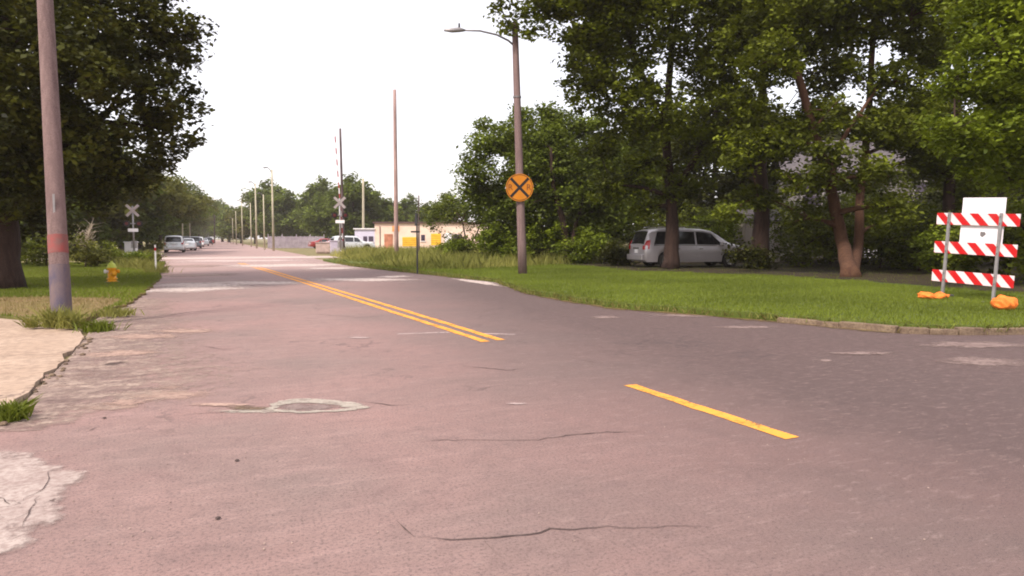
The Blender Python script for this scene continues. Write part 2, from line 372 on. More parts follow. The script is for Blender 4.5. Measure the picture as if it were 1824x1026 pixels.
fade_blob('concrete_patch', [tuple(Vector(xy(G(10, 900))) + (Vector(p) - Vector(xy(G(10, 900)))) * 1.0) for p in jitter(pc + [pc[0]], .03, .07, 6)[:-1]], .008, M_PATCH, 'cracked pale concrete patch', (1.06, .95, .6, .02), (0, .8, 1.3, 1.5))
def pxblob(px, py, hw, hh, seed, rough=.3):      # irregular worn patch, outline jagged
    rnd = random.Random(seed); n = 30; out = []; ph = [rnd.uniform(0, 6.28) for _ in range(4)]
    c = G(px, py); rx = (G(px + hw, py) - G(px - hw, py)).length / 2; ry = (G(px, py - hh) - G(px, py + hh)).length / 2
    for i in range(n):
        a = 2 * math.pi * i / n; r = 1 + rough * (.6 * math.sin(2 * a + ph[0]) + .5 * math.sin(5 * a + ph[1]) + rnd.uniform(-.45, .45))
        p = c + RT * (rx * r * math.cos(a)) + Vector((FW.x, FW.y, 0)).normalized() * (ry * r * math.sin(a)); out.append(xy(p))
    return out
for i, (x, y, hw, hh, mm) in enumerate([(285, 703, 95, 9, M_TAN), (180, 725, 70, 6, M_TAN), (120, 672, 60, 7, M_TAN), (215, 630, 60, 6, M_TAN), (330, 590, 60, 4, M_TAN), (1740, 615, 90, 6, M_DUST), (230, 718, 45, 5, M_TAN), (390, 722, 60, 3, M_TAN), (300, 690, 30, 4, M_TAN), (95, 690, 45, 5, M_TAN), (150, 655, 40, 5, M_TAN), (250, 600, 60, 5, M_TAN), (205, 648, 16, 3, M_CRACK), (440, 728, 42, 4, M_CURB),
                                        (1078, 566, 30, 2.5, M_DUST), (1540, 630, 55, 3, M_DUST), (1470, 642, 14, 2, M_DUST), (1330, 583, 60, 2.5, M_DUST), (1230, 562, 80, 3, M_DUST), (1750, 645, 70, 8, M_DUST), (920, 720, 18, 2, M_WORN), (640, 602, 25, 1.5, M_WORN),
                                        (340, 515, 110, 6, M_GRAV), (350, 508, 90, 5, M_GRAV), (450, 504, 110, 3.5, M_GRAV), (640, 498, 95, 3.5, M_GRAV), (350, 490, 68, 3, M_SAND), (512, 472.5, 120, 4, M_GRAV), (340, 474, 70, 2, M_SAND), (590, 478, 60, 2, M_GRAV), (700, 493, 35, 2, M_GRAV)]):
    fade_blob('road_patch', pxblob(x, y, hw, hh, 40 + i, .22), .0035 + .0007 * (i % 8), mm, 'pale worn patch on asphalt')
# pothole repair ring: a crescent of pale grout round a sunk grey disc
ring = []
def ell(cx, cy, hw, hh, seed):
    rnd = random.Random(seed); out = []
    for i in range(40):
        a = 2 * math.pi * i / 40; k = 1 + .10 * math.sin(3 * a + seed) + rnd.uniform(-.07, .07); out.append(Vector(xy(G(cx + hw * k * math.cos(a), cy + hh * k * math.sin(a)))))
    return out + [out[0]]
M_GROUT = patchy('grout', (.36, .32, .27), (.46, .40, .34), (.24, .19, .16), 8)
fade_sheet('pothole_patch', [ell(560, 724, 92, 13.5, 1), ell(558, 724, 84, 12, 1), ell(552, 726, 66, 8, 1), ell(548, 726, 52, 6, 1)], [.1, .85, .85, .0], .006, M_GROUT, 'pale ring of repaired pothole')
fade_blob('pothole_fill', [tuple(v) for v in ell(548, 726, 60, 7, 3)[:-1]], .0045, patchy('pothole_grey', (.22, .16, .145), (.28, .21, .19), (.12, .08, .08), 6), 'grey fill inside repaired pothole')
fade_blob('pothole_tail', pxblob(445, 733, 60, 4, 8, .2), .005, M_GROUT, 'pale tail of repaired pothole')
# cracks
def crack(pts, wd, seed, z=.005):
    rnd = random.Random(seed); P = [Vector(xy(G(*q))) for q in pts]; line = []
    for a, b in zip(P[:-1], P[1:]):
        n = max(2, int((b - a).length / .05)); nr = Vector((-(b - a).y, (b - a).x)).normalized()
        for i in range(n): line.append(a + (b - a) * (i / n) + nr * rnd.gauss(0, .008))
    wa = 0; wb = 0
    for i, p in enumerate(line):
        wa = wa * .93 + rnd.gauss(0, .006); wb = wb * .93 + rnd.gauss(0, .006); p += Vector((wa, wb))
    mb = MB(); L = []; R_ = []
    for i, p in enumerate(line):
        d = (line[min(i + 1, len(line) - 1)] - line[max(i - 1, 0)]).normalized(); nr = Vector((-d.y, d.x))
        wv = wd * (.25 + .5 * abs(math.sin(i * .11 + seed)) * rnd.uniform(.3, 1.3)) * min(1, (i + 1) / 6, (len(line) - i) / 6)
        L.append(p + nr * wv / 2); R_.append(p - nr * wv / 2)
    for i in range(len(line) - 1):
        mb.quad(*[(q.x, q.y, z) for q in (R_[i], R_[i + 1], L[i + 1], L[i])])
    tag(mb.build('road_crack', M_CRACK, recalc=False), 'thin dark crack in asphalt', None, None, 'structure')
crack([(742, 958), (800, 962), (860, 960), (950, 956), (985, 945), (1050, 944), (1130, 941), (1210, 938), (1290, 940)], .016, 1)
crack([(1000, 945), (1040, 962), (1060, 985)], .012, 41); crack([(742, 958), (715, 935), (700, 925)], .02, 42); crack([(860, 960), (880, 985), (870, 1010)], .008, 43)
crack([(745, 786), (800, 783), (880, 781), (930, 782), (1000, 776), (1070, 768), (1160, 768)], .018, 2)
crack([(355, 615), (400, 622), (440, 618)], .03, 3)
crack([(640, 636), (700, 634)], .02, 4); crack([(280, 1000), (305, 1006)], .02, 5); crack([(820, 652), (905, 660), (960, 655)], .02, 7)
crack([(560, 560), (640, 566), (700, 562)], .03, 8)
crack([(-10, 890), (12, 897), (26, 908)], .03, 21, .012); crack([(30, 898), (62, 888), (88, 872), (97, 850), (92, 838)], .014, 22, .012); crack([(62, 888), (50, 925), (40, 950)], .012, 23, .012); crack([(0, 935), (60, 915), (75, 900)], .01, 24, .012)
crack([(440, 733), (400, 735), (330, 738)], .05, 25); crack([(640, 714), (690, 722), (740, 722)], .02, 26); crack([(150, 770), (185, 757)], .03, 27); crack([(95, 702), (150, 700)], .03, 28); crack([(1020, 640), (1080, 648)], .02, 29)
crack([(300, 562), (335, 556), (385, 553)], .05, 30); crack([(165, 612), (200, 607)], .05, 31); crack([(110, 700), (175, 690)], .04, 32)
crack([(1560, 835), (1620, 870), (1650, 880)], .01, 9)
for k, (x, y) in enumerate([(422, 822), (388, 925), (186, 746)]):
    c = G(x, y); tag(MB().lathe([(.0, .0), (.015, .003), (.012, .008), (.003, .011)], c + Vector((0, 0, .004)), 7).build('pebble', M_CRACK),
                     ['tiny dark pebble alone on the asphalt left of the cracks', 'dark pebble nearest the bottom of the photo', 'dark pebble beside the sandy broken patch'][k], 'pebble', 'pebbles on the asphalt')
# yellow paint
def strip(pts, wd, m, name, label, z=.004, seed=0):
    P = [Vector(xy(G(*q))) if len(q) == 2 and abs(q[0]) > 45 else Vector(q) for q in pts]; line = []; rnd = random.Random(seed)
    for a, b in zip(P[:-1], P[1:]):
        n = max(2, int((b - a).length / .12)); line += [a + (b - a) * (i / n) for i in range(n)]
    line.append(P[-1]); mb = MB(); L = []; R_ = []
    for i, p in enumerate(line):
        d = (line[min(i + 1, len(line) - 1)] - line[max(i - 1, 0)]).normalized(); nr = Vector((-d.y, d.x))
        L.append(p + nr * (wd / 2 + rnd.gauss(0, .006))); R_.append(p - nr * (wd / 2 + rnd.gauss(0, .006)))
    for i in range(len(line) - 1): mb.quad(*[(q.x, q.y, z) for q in (R_[i], R_[i + 1], L[i + 1], L[i])])
    tag(mb.build(name, m, recalc=False), label, None, None, 'structure')
def worn(m, lo=.36, hi=.42):
    N = m.node_tree; tc = N.nodes.new('ShaderNodeTexCoord'); a = []
    for sc in (22, 3): 
        nz = N.nodes.new('ShaderNodeTexNoise'); nz.inputs['Scale'].default_value = sc; nz.inputs['Detail'].default_value = 8; nz.inputs['Roughness'].default_value = .8; N.links.new(tc.outputs['Object'], nz.inputs['Vector']); a.append(nz.outputs[0])
    av = N.nodes.new('ShaderNodeMath'); av.operation = 'ADD'; N.links.new(a[0], av.inputs[0]); N.links.new(a[1], av.inputs[1])
    r = N.nodes.new('ShaderNodeMapRange'); r.inputs['From Min'].default_value = lo * 2; r.inputs['From Max'].default_value = hi * 2; r.inputs['To Min'].default_value = .15; N.links.new(av.outputs[0], r.inputs[0]); N.links.new(r.outputs[0], N.nodes['Principled BSDF'].inputs['Alpha'])
worn(M_YEL, .40, .48); worn(M_WORN, .42, .52)
strip([(1122, 686), (1412, 781)], .125, M_YEL, 'lane_dash', 'single yellow dash of centre line', seed=1)
strip([(866, 609), (700, 556), (545, 505), (470, 481.5), (425, 469)], .125, M_YEL, 'centre_line', 'left line of double yellow centre line', seed=2)
strip([(892, 606), (720, 553), (560, 505), (480, 481), (432, 469)], .125, M_YEL, 'centre_line', 'right line of double yellow centre line', seed=3)
strip([(708, 595), (800, 592)], .10, M_WORN, 'worn_marking', 'faint white line left of centre line', z=.003, seed=4)
strip([(862, 594.5), (918, 596)], .10, M_WORN, 'worn_marking', 'faint white line right of centre line', z=.003, seed=5)
# right lawn
inner = jitter([(RE[i][0] + .0, RE[i][1]) for i in range(len(RE))], .09, .3, 11) + [(13.5, 5.5), (30, -1.9), (80, -24), (80, 45), (6.32, 45)]
lawn_o = MB().prism(inner, -.1, .12).build('lawn', M_GRASS); tag(lawn_o, 'mown green lawn right of road', None, None, 'structure')
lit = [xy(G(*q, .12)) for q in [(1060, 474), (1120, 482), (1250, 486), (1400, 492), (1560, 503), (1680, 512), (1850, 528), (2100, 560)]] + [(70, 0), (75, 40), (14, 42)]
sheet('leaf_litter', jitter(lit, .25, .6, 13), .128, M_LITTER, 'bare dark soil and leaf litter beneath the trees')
fade_blob('driveway_stub', [xy(G(*q)) for q in [(800, 496), (830, 497.5), (880, 503), (905, 512), (870, 509), (820, 501)]], .012, M_GRAV, 'short pale concrete stub at lawn edge')
for w_, mm_, zz_, nm_ in ((.42, M_DRY, .0105, 'dirt_edge'),):
    I_ = [Vector(p) for p in jitter(RE[2:], .02, .3, 6)]; c0 = Vector((0, 6)); O_ = [p + (c0 - p).normalized() * w_ * (.5 + .5 * abs(math.sin(i * .7))) for i, p in enumerate(I_)]; I_ = [p - (c0 - p).normalized() * .12 for p in I_]
    fade_sheet(nm_, [[a.lerp(b, k) for a, b in zip(I_, O_)] for k in (0, .35, .7, 1)], [1, .75, .45, 0], zz_, mm_, 'brown soil spilling from the lawn edge onto asphalt')
# kerb pieces
def kerb(pts, wd=.16, hgt=.145, seed=0):
    rnd = random.Random(seed); line = jitter([tuple(p) for p in pts], .012, .3, seed); n = len(line); mb = MB()
    for i in range(n - 1):
        a, b = Vector(line[i]), Vector(line[i + 1]); d = (b - a).normalized(); nr = Vector((d.y, -d.x))
        if nr.dot(Vector((-a.x, -a.y))) < 0: nr = -nr
        L = (b - a).length; c = (a + b) / 2 + nr * .06; rz = math.atan2(d.y, d.x)
        hgt = .118 + rnd.uniform(-.02, .012)
        mb.box((c.x, c.y, hgt / 2 - .02 + rnd.uniform(-.012, .006)), (L * 1.0, wd * rnd.uniform(.75, 1.05), hgt), rz + rnd.uniform(-.03, .03))
    tag(mb.build('kerb', M_CURB, bevel=.012), 'worn concrete kerb along lawn corner', None, None, 'structure')
kerb([(p[0], p[1]) for p in REX[10:-1]], seed=3)
# railway crossing across the road
MB().prism([(-60, 54.2), (60, 52.2), (60, 57.0), (-60, 59.0)], -.02, .012).build('railway_bed', M_GRAV)['kind'] = 'structure'
M_RAIL = mat('rail_steel', (.30, .22, .20), .5, .6, var=.2, vscale=3)
for k, off in enumerate((0, 1.435)):
    mb = MB(); mb.box((0, 55.0 + off + .1, .01), (120, .07, .03), math.atan2(-2, 120)); tag(mb.build('railway_rail', M_RAIL), None, None, None, 'structure')
fade_blob('concrete_apron', jitter([(-3.0, 45), (6.4, 43.5), (6.4, 50.5), (-3.1, 52), (-3.0, 45)], .3, .6, 3)[:-1], .006, patchy('pale_apron', (.50, .37, .34), (.62, .49, .45), (.3, .22, .21), .5), 'pale pinkish stretch of road before the tracks')
# ------------------------------------------------------------------ foliage generators
def leaves(rs, centers, radii, nper, size, tints, flat=.6, aspect=.62, up=.85):
    k = len(centers); C = np.repeat(centers, nper, axis=0); Rr = np.repeat(radii, nper)[:, None]; T = np.repeat(tints, nper)
    n = len(C)
    P = rs.normal(size=(n, 3)); P /= np.linalg.norm(P, axis=1)[:, None]; P *= rs.uniform(0, 1, (n, 1)) ** .45; P[:, 2] *= flat
    P = C + P * Rr
    nrm = rs.normal(size=(n, 3)); nrm[:, 2] = np.abs(nrm[:, 2]) + up; nrm /= np.linalg.norm(nrm, axis=1)[:, None]
    t = np.cross(nrm, rs.normal(size=(n, 3))); t /= np.linalg.norm(t, axis=1)[:, None]; b = np.cross(nrm, t)
    s = (size * rs.uniform(.6, 1.35, (n, 1))); a = t * s * .5; c = b * s * .5 * aspect
    V = np.stack([P - a, P - a * .1 - c + nrm * s * .08, P + a, P - a * .1 + c + nrm * s * .08], 1).reshape(-1, 3)
    F = np.arange(n * 4).reshape(n, 4)
    tt = np.clip(T + rs.normal(0, .07, n), 0, 1)
    return V, F, tt
def lobe_clumps(rs, lobes, nclump, crad):
    vol = np.array([(l[1] * l[2] * l[3]) ** .75 for l in lobes]); vol /= vol.sum(); cs = []; rr = []; tt = []
    for l, v in zip(lobes, vol):
        k = max(3, int(nclump * v)); P = rs.normal(size=(k, 3)); P /= np.linalg.norm(P, axis=1)[:, None]; P *= rs.uniform(0.05, 1, (k, 1)) ** .42
        cs.append(np.array(l[0]) + P * np.array(l[1:4])); rr.append(crad * rs.uniform(.6, 1.35, k)); tt.append(np.clip(rs.normal(.47, .27, k), 0, 1))
    return np.concatenate(cs), np.concatenate(rr), np.concatenate(tt)
def bez(a, b, c, n=7): return [a * (1 - t) ** 2 + b * 2 * t * (1 - t) + c * t * t for t in [i / (n - 1) for i in range(n)]]
def tree(name, label, base, stems, lobes, nclump=500, crad=.55, nper=45, size=.17, leaf=None, bark=None, seed=0, group=None, cat='tree', twigs=40, flat=.6):
    """base: world point; stems: list of (points rel. to base, r0, r1); lobes: (rel centre, rx, ry, rz)"""
    rs = np.random.RandomState(seed); rnd = random.Random(seed)
    t = thing(name, label, cat, base, 0, group); mb = MB(); ends = []
    for pts, r0, r1 in stems:
        P = [Vector(p) for p in pts]; Q = []
        for i in range(len(P) - 1):
            for s in range(4): Q.append(P[i].lerp(P[i + 1], s / 4) + Vector((rnd.gauss(0, r0 * .06), rnd.gauss(0, r0 * .06), 0)))
        Q.append(P[-1]); n = len(Q); rad = [r0 + (r1 - r0) * i / (n - 1) for i in range(n)]
        if P[0].z < .1:
            rad[0] *= 1.25; rad[1] *= 1.04
        mb.tube(Q, rad, 12); ends += [(q, r) for q, r in list(zip(Q, rad))[n // 3:]]
    cs, rr, tt = lobe_clumps(rs, lobes, nclump, crad)
    for l in lobes:
        c = Vector(l[0]); e, r = min(ends, key=lambda q: (q[0] - c).length + max(0, q[0].z - c.z) * 1.5)
        if (c - e).length > .4: mb.tube(bez(e, e.lerp(c, .5) + Vector((0, 0, .12 * (c - e).length)), c), [max(.02, r * .6 * (1 - i / 7.5)) for i in range(7)], 7)
        ends.append((c, max(.03, r * .2)))
    idx = rnd.sample(range(len(cs)), min(twigs, len(cs)))
    for i in idx:
        c = Vector(cs[i]); e, r = min(ends, key=lambda q: (q[0] - c).length)
        if .3 < (c - e).length < 4: mb.tube(bez(e, e.lerp(c, .5) + Vector((0, 0, .1)), c, 4), [min(r, .05), .03, .02, .008], 5)
    mb.build('trunk', bark or M_BARK, t, smooth=True)
    V, F, T = leaves(rs, cs, rr, nper, size, tt, flat)
    npmesh('crown', V, F, leaf or L_MID, t, T)
    return t
def rel(base, px, py, d, rx, ry=None, rz=None):
    p = A(px, py, d) - base; return (tuple(p), rx, ry or rx, rz or rx * .8)
# ---- big dark tree at the left
b0 = G(6, 514, .05)
D = 19.5
lb = [rel(b0, x, y, d, r) for x, y, d, r in [(60, -140, 19, 2.6), (150, 20, 20, 2.4), (60, 60, 18, 2.2), (-120, 40, 19, 3), (270, -50, 20, 1.35), (310, 60, 20, .95), (245, 60, 19.5, 1.5), (315, 150, 19.8, .62), (250, 160, 19.5, 1.4), (120, 150, 18, 1.9), (300, 235, 20, .85), (230, 260, 20, 1.3), (120, 260, 18.6, 1.5), (30, 220, 19, 1.8), (-80, 250, 19, 2.2), (285, 285, 20.5, .6), (180, 335, 20.2, .75), (110, 345, 20, .6), (345, 75, 20, .42), (325, 115, 20.3, .42), (340, 190, 20.2, .35), (-160, -150, 20, 3), (160, -200, 21, 2.5), (60, 330, 21.5, .8), (200, -90, 19, 1.5), (20, 330, 21, 1.4), (-40, 380, 21.5, 1.5), (90, 400, 22, .8), (210, 310, 20, .9), (260, 320, 20.6, .5), (60, 180, 18, 1.5), (20, 300, 18.3, 1.2), (80, 320, 18.4, .8), (-40, 320, 18, 1.5), (30, 240, 17.8, 1.4), (160, 345, 19.5, .7)]]
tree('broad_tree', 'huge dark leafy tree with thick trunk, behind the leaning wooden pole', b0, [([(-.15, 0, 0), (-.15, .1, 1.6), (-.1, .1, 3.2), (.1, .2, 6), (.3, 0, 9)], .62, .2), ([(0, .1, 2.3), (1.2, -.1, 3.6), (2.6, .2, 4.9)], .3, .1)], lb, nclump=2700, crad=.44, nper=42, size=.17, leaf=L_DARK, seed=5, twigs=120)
# ---- right-hand group of trees
bA = G(1195, 479, .12)
lA = [rel(bA, x, y, d, r) for x, y, d, r in [(1130, 40, 27, 2.3), (1230, -60, 28, 2.8), (1080, -80, 26, 2.2), (1090, 150, 27, 1.7), (1060, 60, 26, 1.0), (1030, -20, 25, 1.1), (1180, 200, 27, 1.6), (1290, 100, 28, 2.2), (1150, 290, 28.5, .9), (1280, 250, 29, 1.5), (1220, 330, 29.5, 1.0), (1010, 145, 26.5, .4), (1090, 330, 29, 1.0), (1160, 370, 29.5, .7), (1060, 260, 29, .8), (1040, 90, 26, 1.1), (1120, -30, 26, 2), (1110, 235, 28, .9), (1060, 130, 27, .8), (1340, 0, 28, 2.2), (1320, 190, 27, 1.2)]]
lO = [rel(bA, x, y, d + 6, r * 1.3, r * 1.3, r * .8) for x, y, d, r in [(1010, 0, 19, .8), (960, 12, 19, .5), (925, 22, 19, .36), (940, 62, 19, .22), (905, 45, 19.2, .2), (970, 50, 19, .25), (890, 12, 19.4, .3), (1040, 50, 19, .4), (1000, -90, 19, 1.2), (900, -70, 19, .9)]]
tree('broad_tree', 'tall leafy tree with its dark trunk standing in front of the silver van', bA, [([(0, 0, 0), (.05, 0, 1.5), (.0, .1, 3), (-.2, .2, 5.5), (-.1, 0, 9.5)], .34, .12), ([(0, .1, 3), (.9, -.3, 4.6), (2.0, -.5, 7)], .18, .08), ([(-.2, .2, 5.5), tuple(A(1080, -40, 26) - bA), tuple(A(960, 12, 25) - bA), tuple(A(905, 45, 25.2) - bA)], .11, .015)], lA + lO, nclump=1900, crad=.52, nper=46, size=.19, leaf=L_MID, seed=11, twigs=90)
# ---- double-stemmed tree
bB = G(1516, 494, .12)
S = lambda px, py, d: tuple(A(px, py, d) - bB)
lB = [rel(bB, x, y, d, r) for x, y, d, r in [(1420, 20, 25, 1.8), (1480, -80, 25, 2.2), (1370, 110, 24, 1.1), (1620, 30, 25, 1.7), (1560, -30, 24, 1.5), (1590, 150, 25, 1.0), (1470, 205, 25, 1.0), (1400, 250, 25, 1.1), (1420, 330, 25, .8), (1480, 290, 24, .9), (1560, 230, 25.5, .9), (1570, 310, 24, .8), (1600, 370, 24, .7), (1590, 230, 24.5, 1.0), (1660, 200, 25, .9), (1700, 280, 26, 1.0), (1630, 250, 25.5, .9), (1440, 390, 25.5, .65), (1650, 110, 25, .9), (1350, 350, 26, .7), (1330, 270, 25, .9), (1520, 130, 25.5, .6), (1690, -30, 25, 1.6), (1500, 60, 26, 1.4), (1650, 270, 26, .9), (1620, 210, 26, .8), (1520, 330, 26.5, .6), (1560, 400, 26.5, .5), (1300, 380, 26, .5)]]
tree('forked_tree', 'tree with two reddish brown stems forking near the ground, left of the striped barricade', bB,
     [([(0, 0, 0), S(1500, 430, 26), S(1478, 330, 25.5), S(1440, 200, 25), S(1400, 60, 25)], .27, .11), ([(.1, .05, 0), S(1528, 440, 26.3), S(1532, 350, 26.3), S(1548, 200, 26), S(1556, 20, 26)], .21, .09), ([S(1478, 330, 25.5), S(1500, 250, 25), S(1560, 160, 25)], .11, .05)],
     lB, nclump=1350, crad=.48, nper=48, size=.18, leaf=L_MID, bark=M_BARKR, seed=21, twigs=100)
bC = G(1352, 478, .12)
lC = [rel(bC, x, y, d, r) for x, y, d, r in [(1340, 60, 32, 2.0), (1420, -30, 33, 2.6), (1280, 200, 33, 1.6), (1370, 240, 33, 1.7), (1460, 120, 33, 1.7), (1330, 320, 33, 1.2), (1230, 270, 34, 1.4)]]
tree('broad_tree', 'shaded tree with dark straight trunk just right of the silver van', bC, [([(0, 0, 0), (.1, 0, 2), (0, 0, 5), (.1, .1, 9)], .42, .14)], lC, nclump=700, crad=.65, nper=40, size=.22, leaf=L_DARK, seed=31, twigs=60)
bE = B(1905, 17.0, .12)
lE = [rel(bE, x, y, d, r) for x, y, d, r in [(1790, 110, 17, 1.3), (1700, 235, 16.6, .55), (1760, 250, 17, .9), (1840, 200, 17, 1.4), (1770, 30, 17.5, 1.0), (1860, 20, 17, 1.6), (1725, 290, 17, .35), (1800, 320, 17.5, .55), (1700, 160, 17.2, .4), (1660, 215, 17, .28), (1900, 330, 18, 1.0), (1850, -100, 17, 1.6)]]
tree('young_tree', 'bright green tree leaning in at the right edge above the barricade', bE, [([(0, 0, 0), (.05, 0, 2), (-.2, .1, 4), (-.3, 0, 6.5)], .2, .07)], lE, nclump=900, crad=.42, nper=42, size=.14, leaf=L_BRIGHT, seed=41, twigs=70)
bF = B(1690, 27.5, .12)
lF = [rel(bF, x, y, d, r) for x, y, d, r in [(1690, 60, 28, 1.8), (1760, -50, 28, 2.3), (1640, 200, 28.5, 1.0), (1720, 330, 28, 1.3), (1800, 280, 28, 1.5), (1650, 300, 28, 1.0), (1690, 160, 29, 1.0), (1600, -60, 29, 2.1), (1850, 130, 28, 2)]]
tree('broad_tree', 'dense shaded tree rising directly behind the striped barricade', bF, [([(0, 0, 0), (0, .1, 3), (.1, 0, 6), (.2, 0, 9)], .26, .1)], lF, nclump=760, crad=.6, nper=40, size=.19, leaf=L_MID, seed=51, twigs=60)
bG = G(1010, 468, .12)
lG = [rel(bG, x, y, d, r) for x, y, d, r in [(960, 260, 38, 1.7), (1000, 230, 39, 1.3), (900, 250, 38, 1.1), (860, 260, 37, .9), (850, 300, 37, 1.0), (930, 350, 38, 1.8), (1010, 340, 38, 2), (1060, 290, 39, 1.9), (870, 355, 38, 1.1), (1080, 380, 39, 1.7), (965, 410, 39, 1.3), (860, 225, 38, .5), (975, 205, 39, .7), (1120, 320, 40, 1.8), (1160, 250, 41, 1.9), (940, 300, 37.5, 1.5), (1000, 290, 38, 1.6), (1050, 230, 39, 1.0), (900, 390, 38, 1.3), (1040, 420, 38, 1.2), (840, 340, 37.5, .8), (930, 215, 38.5, .8)]]
tree('broad_tree', 'rounded green tree standing behind the round railway warning sign', bG, [([(0, 0, 0), (-.2, 0, 2), (-.8, .1, 4), (-1, 0, 6)], .22, .08), ([(.1, 0, 0), (.5, 0, 2), (1.2, 0, 4)], .15, .06)], lG, nclump=2100, crad=.65, nper=40, size=.2, leaf=leafmat('leaf_olive', (.035, .045, .006), (.20, .25, .024)), seed=71, twigs=60)
bH = G(832, 466, .05)
lH = [rel(bH, x, y, d, r) for x, y, d, r in [(800, 365, 42, 1.0), (845, 380, 42, 1.4), (780, 390, 42, .9), (880, 350, 42, 1.2), (815, 425, 42, .7), (890, 420, 42, 1.1), (765, 375, 42, .5), (845, 430, 41, .7), (860, 450, 41, .5), (920, 430, 41, 1)]]
tree('small_tree', 'small loose tree in front of the low building, left of the lamp pole', bH, [([(0, 0, 0), (0, 0, 1), (-.3, 0, 2.4)], .07, .03), ([(.0, 0, .8), (.6, 0, 1.6), (1, 0, 2.6)], .05, .03)], lH, nclump=300, crad=.45, nper=30, size=.16, leaf=leafmat('leaf_loose', (.05, .065, .01), (.19, .22, .03)), seed=81, twigs=60)
# undergrowth behind the van and the trunks
US = [(1120, 44, 2.6, 'bushy undergrowth left of the silver van'), (1200, 39, 2.3, 'bush behind the rear half of the silver van'), (1275, 40, 2.4, 'light green bush above the middle of the van roof'), (1345, 44, 3.2, 'dark bush behind the bonnet of the silver van'), (1430, 33, 2.1, 'low bush left of the forked tree'), (1480, 35, 2.7, 'shaded bush behind the forked tree'), (1570, 30, 2.0, 'bush between the forked tree and the barricade'), (1640, 27.5, 1.7, 'bush just left of the barricade panel'), (1720, 25, 1.7, 'green bush directly behind the barricade rails'), (1800, 22.5, 1.7, 'bush at the right edge behind the barricade'), (1880, 20, 1.6, 'bush cut by the right edge of the photo'), (1040, 44, 1.7, 'low olive bush right of the lamp pole'), (1780, 33, 3.4, 'tall shaded shrub far behind the barricade'), (1600, 40, 3.6, 'tall shaded shrub in front of the grey house'), (1950, 26, 3, 'tall shrub off the right edge')]
US += [(1500, 38, 3.3, 'tall dark shrub before the left end of the grey house'), (1700, 37, 3.3, 'tall dark shrub before the right end of the grey house'), (1610, 31, 2.6, 'dense shrub between the forked tree and the grey house'), (890, 37, 1.5, 'rounded green bush left of the lamp pole foot'), (965, 38, 1.7, 'bright green bush just right of the lamp pole'), (820, 41, .9, 'low bush under the small loose tree'), (790, 52, .8, 'low weedy bush before the right end of the low building'), (1040, 36, 1.3, 'green bush halfway between lamp pole and silver van'), (925, 43, 2.2, 'tall green bush behind the foot of the lamp pole'), (1338, 29.6, .75, 'small bush hiding the front wheel of the silver van'), (1100, 33, .75, 'low tangled bush left of the silver van bumper')]
for i, (px, d, r, lab) in enumerate(US):
    b = B(px, d, .12)
    lobes = [((math.cos(k * 2.1 + i) * r * .5, math.sin(k * 2.1 + i) * r * .5, r * (.45 + .25 * (k % 3))), r * .7, r * .7, r * .5) for k in range(5)]
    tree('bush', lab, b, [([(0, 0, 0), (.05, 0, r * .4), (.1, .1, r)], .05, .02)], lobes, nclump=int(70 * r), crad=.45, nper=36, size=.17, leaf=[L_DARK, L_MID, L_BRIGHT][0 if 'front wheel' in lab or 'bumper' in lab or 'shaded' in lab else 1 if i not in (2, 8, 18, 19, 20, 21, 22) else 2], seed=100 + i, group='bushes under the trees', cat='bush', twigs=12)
# ---- prototypes for distant trees
def far_proto(seed, H, R_, leaf, dens=300, size=.55, lift=0):
    rnd = random.Random(seed); lobes = []
    for k in range(9):
        a = k * 2.4; rr = R_ * (.15 + .6 * math.sqrt((k + .5) / 9)); z = H * (.28 + .55 * rnd.random()) * (1 - .15 * rr / R_)
        lobes.append(((rr * math.cos(a), rr * math.sin(a), z), R_ * rnd.uniform(.33, .5), R_ * rnd.uniform(.33, .5), H * rnd.uniform(.13, .2)))
    lobes.append(((0, 0, H * .8), R_ * .5, R_ * .5, H * .18)); lobes.append(((0, 0, H * .3), R_ * .7, R_ * .7, H * .22))
    if lift: lobes = [((c[0], c[1], H * lift + c[2] * (1 - lift)), a, b, d * .8) for c, a, b, d in lobes]
    return tree('broad_tree', 'x', (0, 0, 0), [([(0, 0, 0), (.2, 0, H * .3), (0, .2, H * .7)], H * .028, H * .01)], lobes, nclump=dens, crad=1.0, nper=30, size=size, leaf=leaf, seed=seed, twigs=20)
protos = [far_proto(201, 10, 4.6, L_FARW), far_proto(202, 11, 4.2, L_FAR), far_proto(203, 9, 4.8, L_FAR), far_proto(204, 11, 5, L_DARK, 330, .42), far_proto(205, 10.5, 6.4, L_FARW, 420, .42, .26), far_proto(206, 10.5, 6.2, L_FAR, 420, .42, .26)]
used = set()
def far_tree(k, px, d, Hs, rz, label, group):
    p = protos[k]; t = p if k not in used else copy_tree(p); used.add(k)
    t.location = B(px, d, 0); t.rotation_euler = (0, 0, rz); t.scale = (Hs, Hs, Hs * random.Random(px * 7 + k).uniform(.92, 1.08))
    tag(t, label, 'tree', group); return t
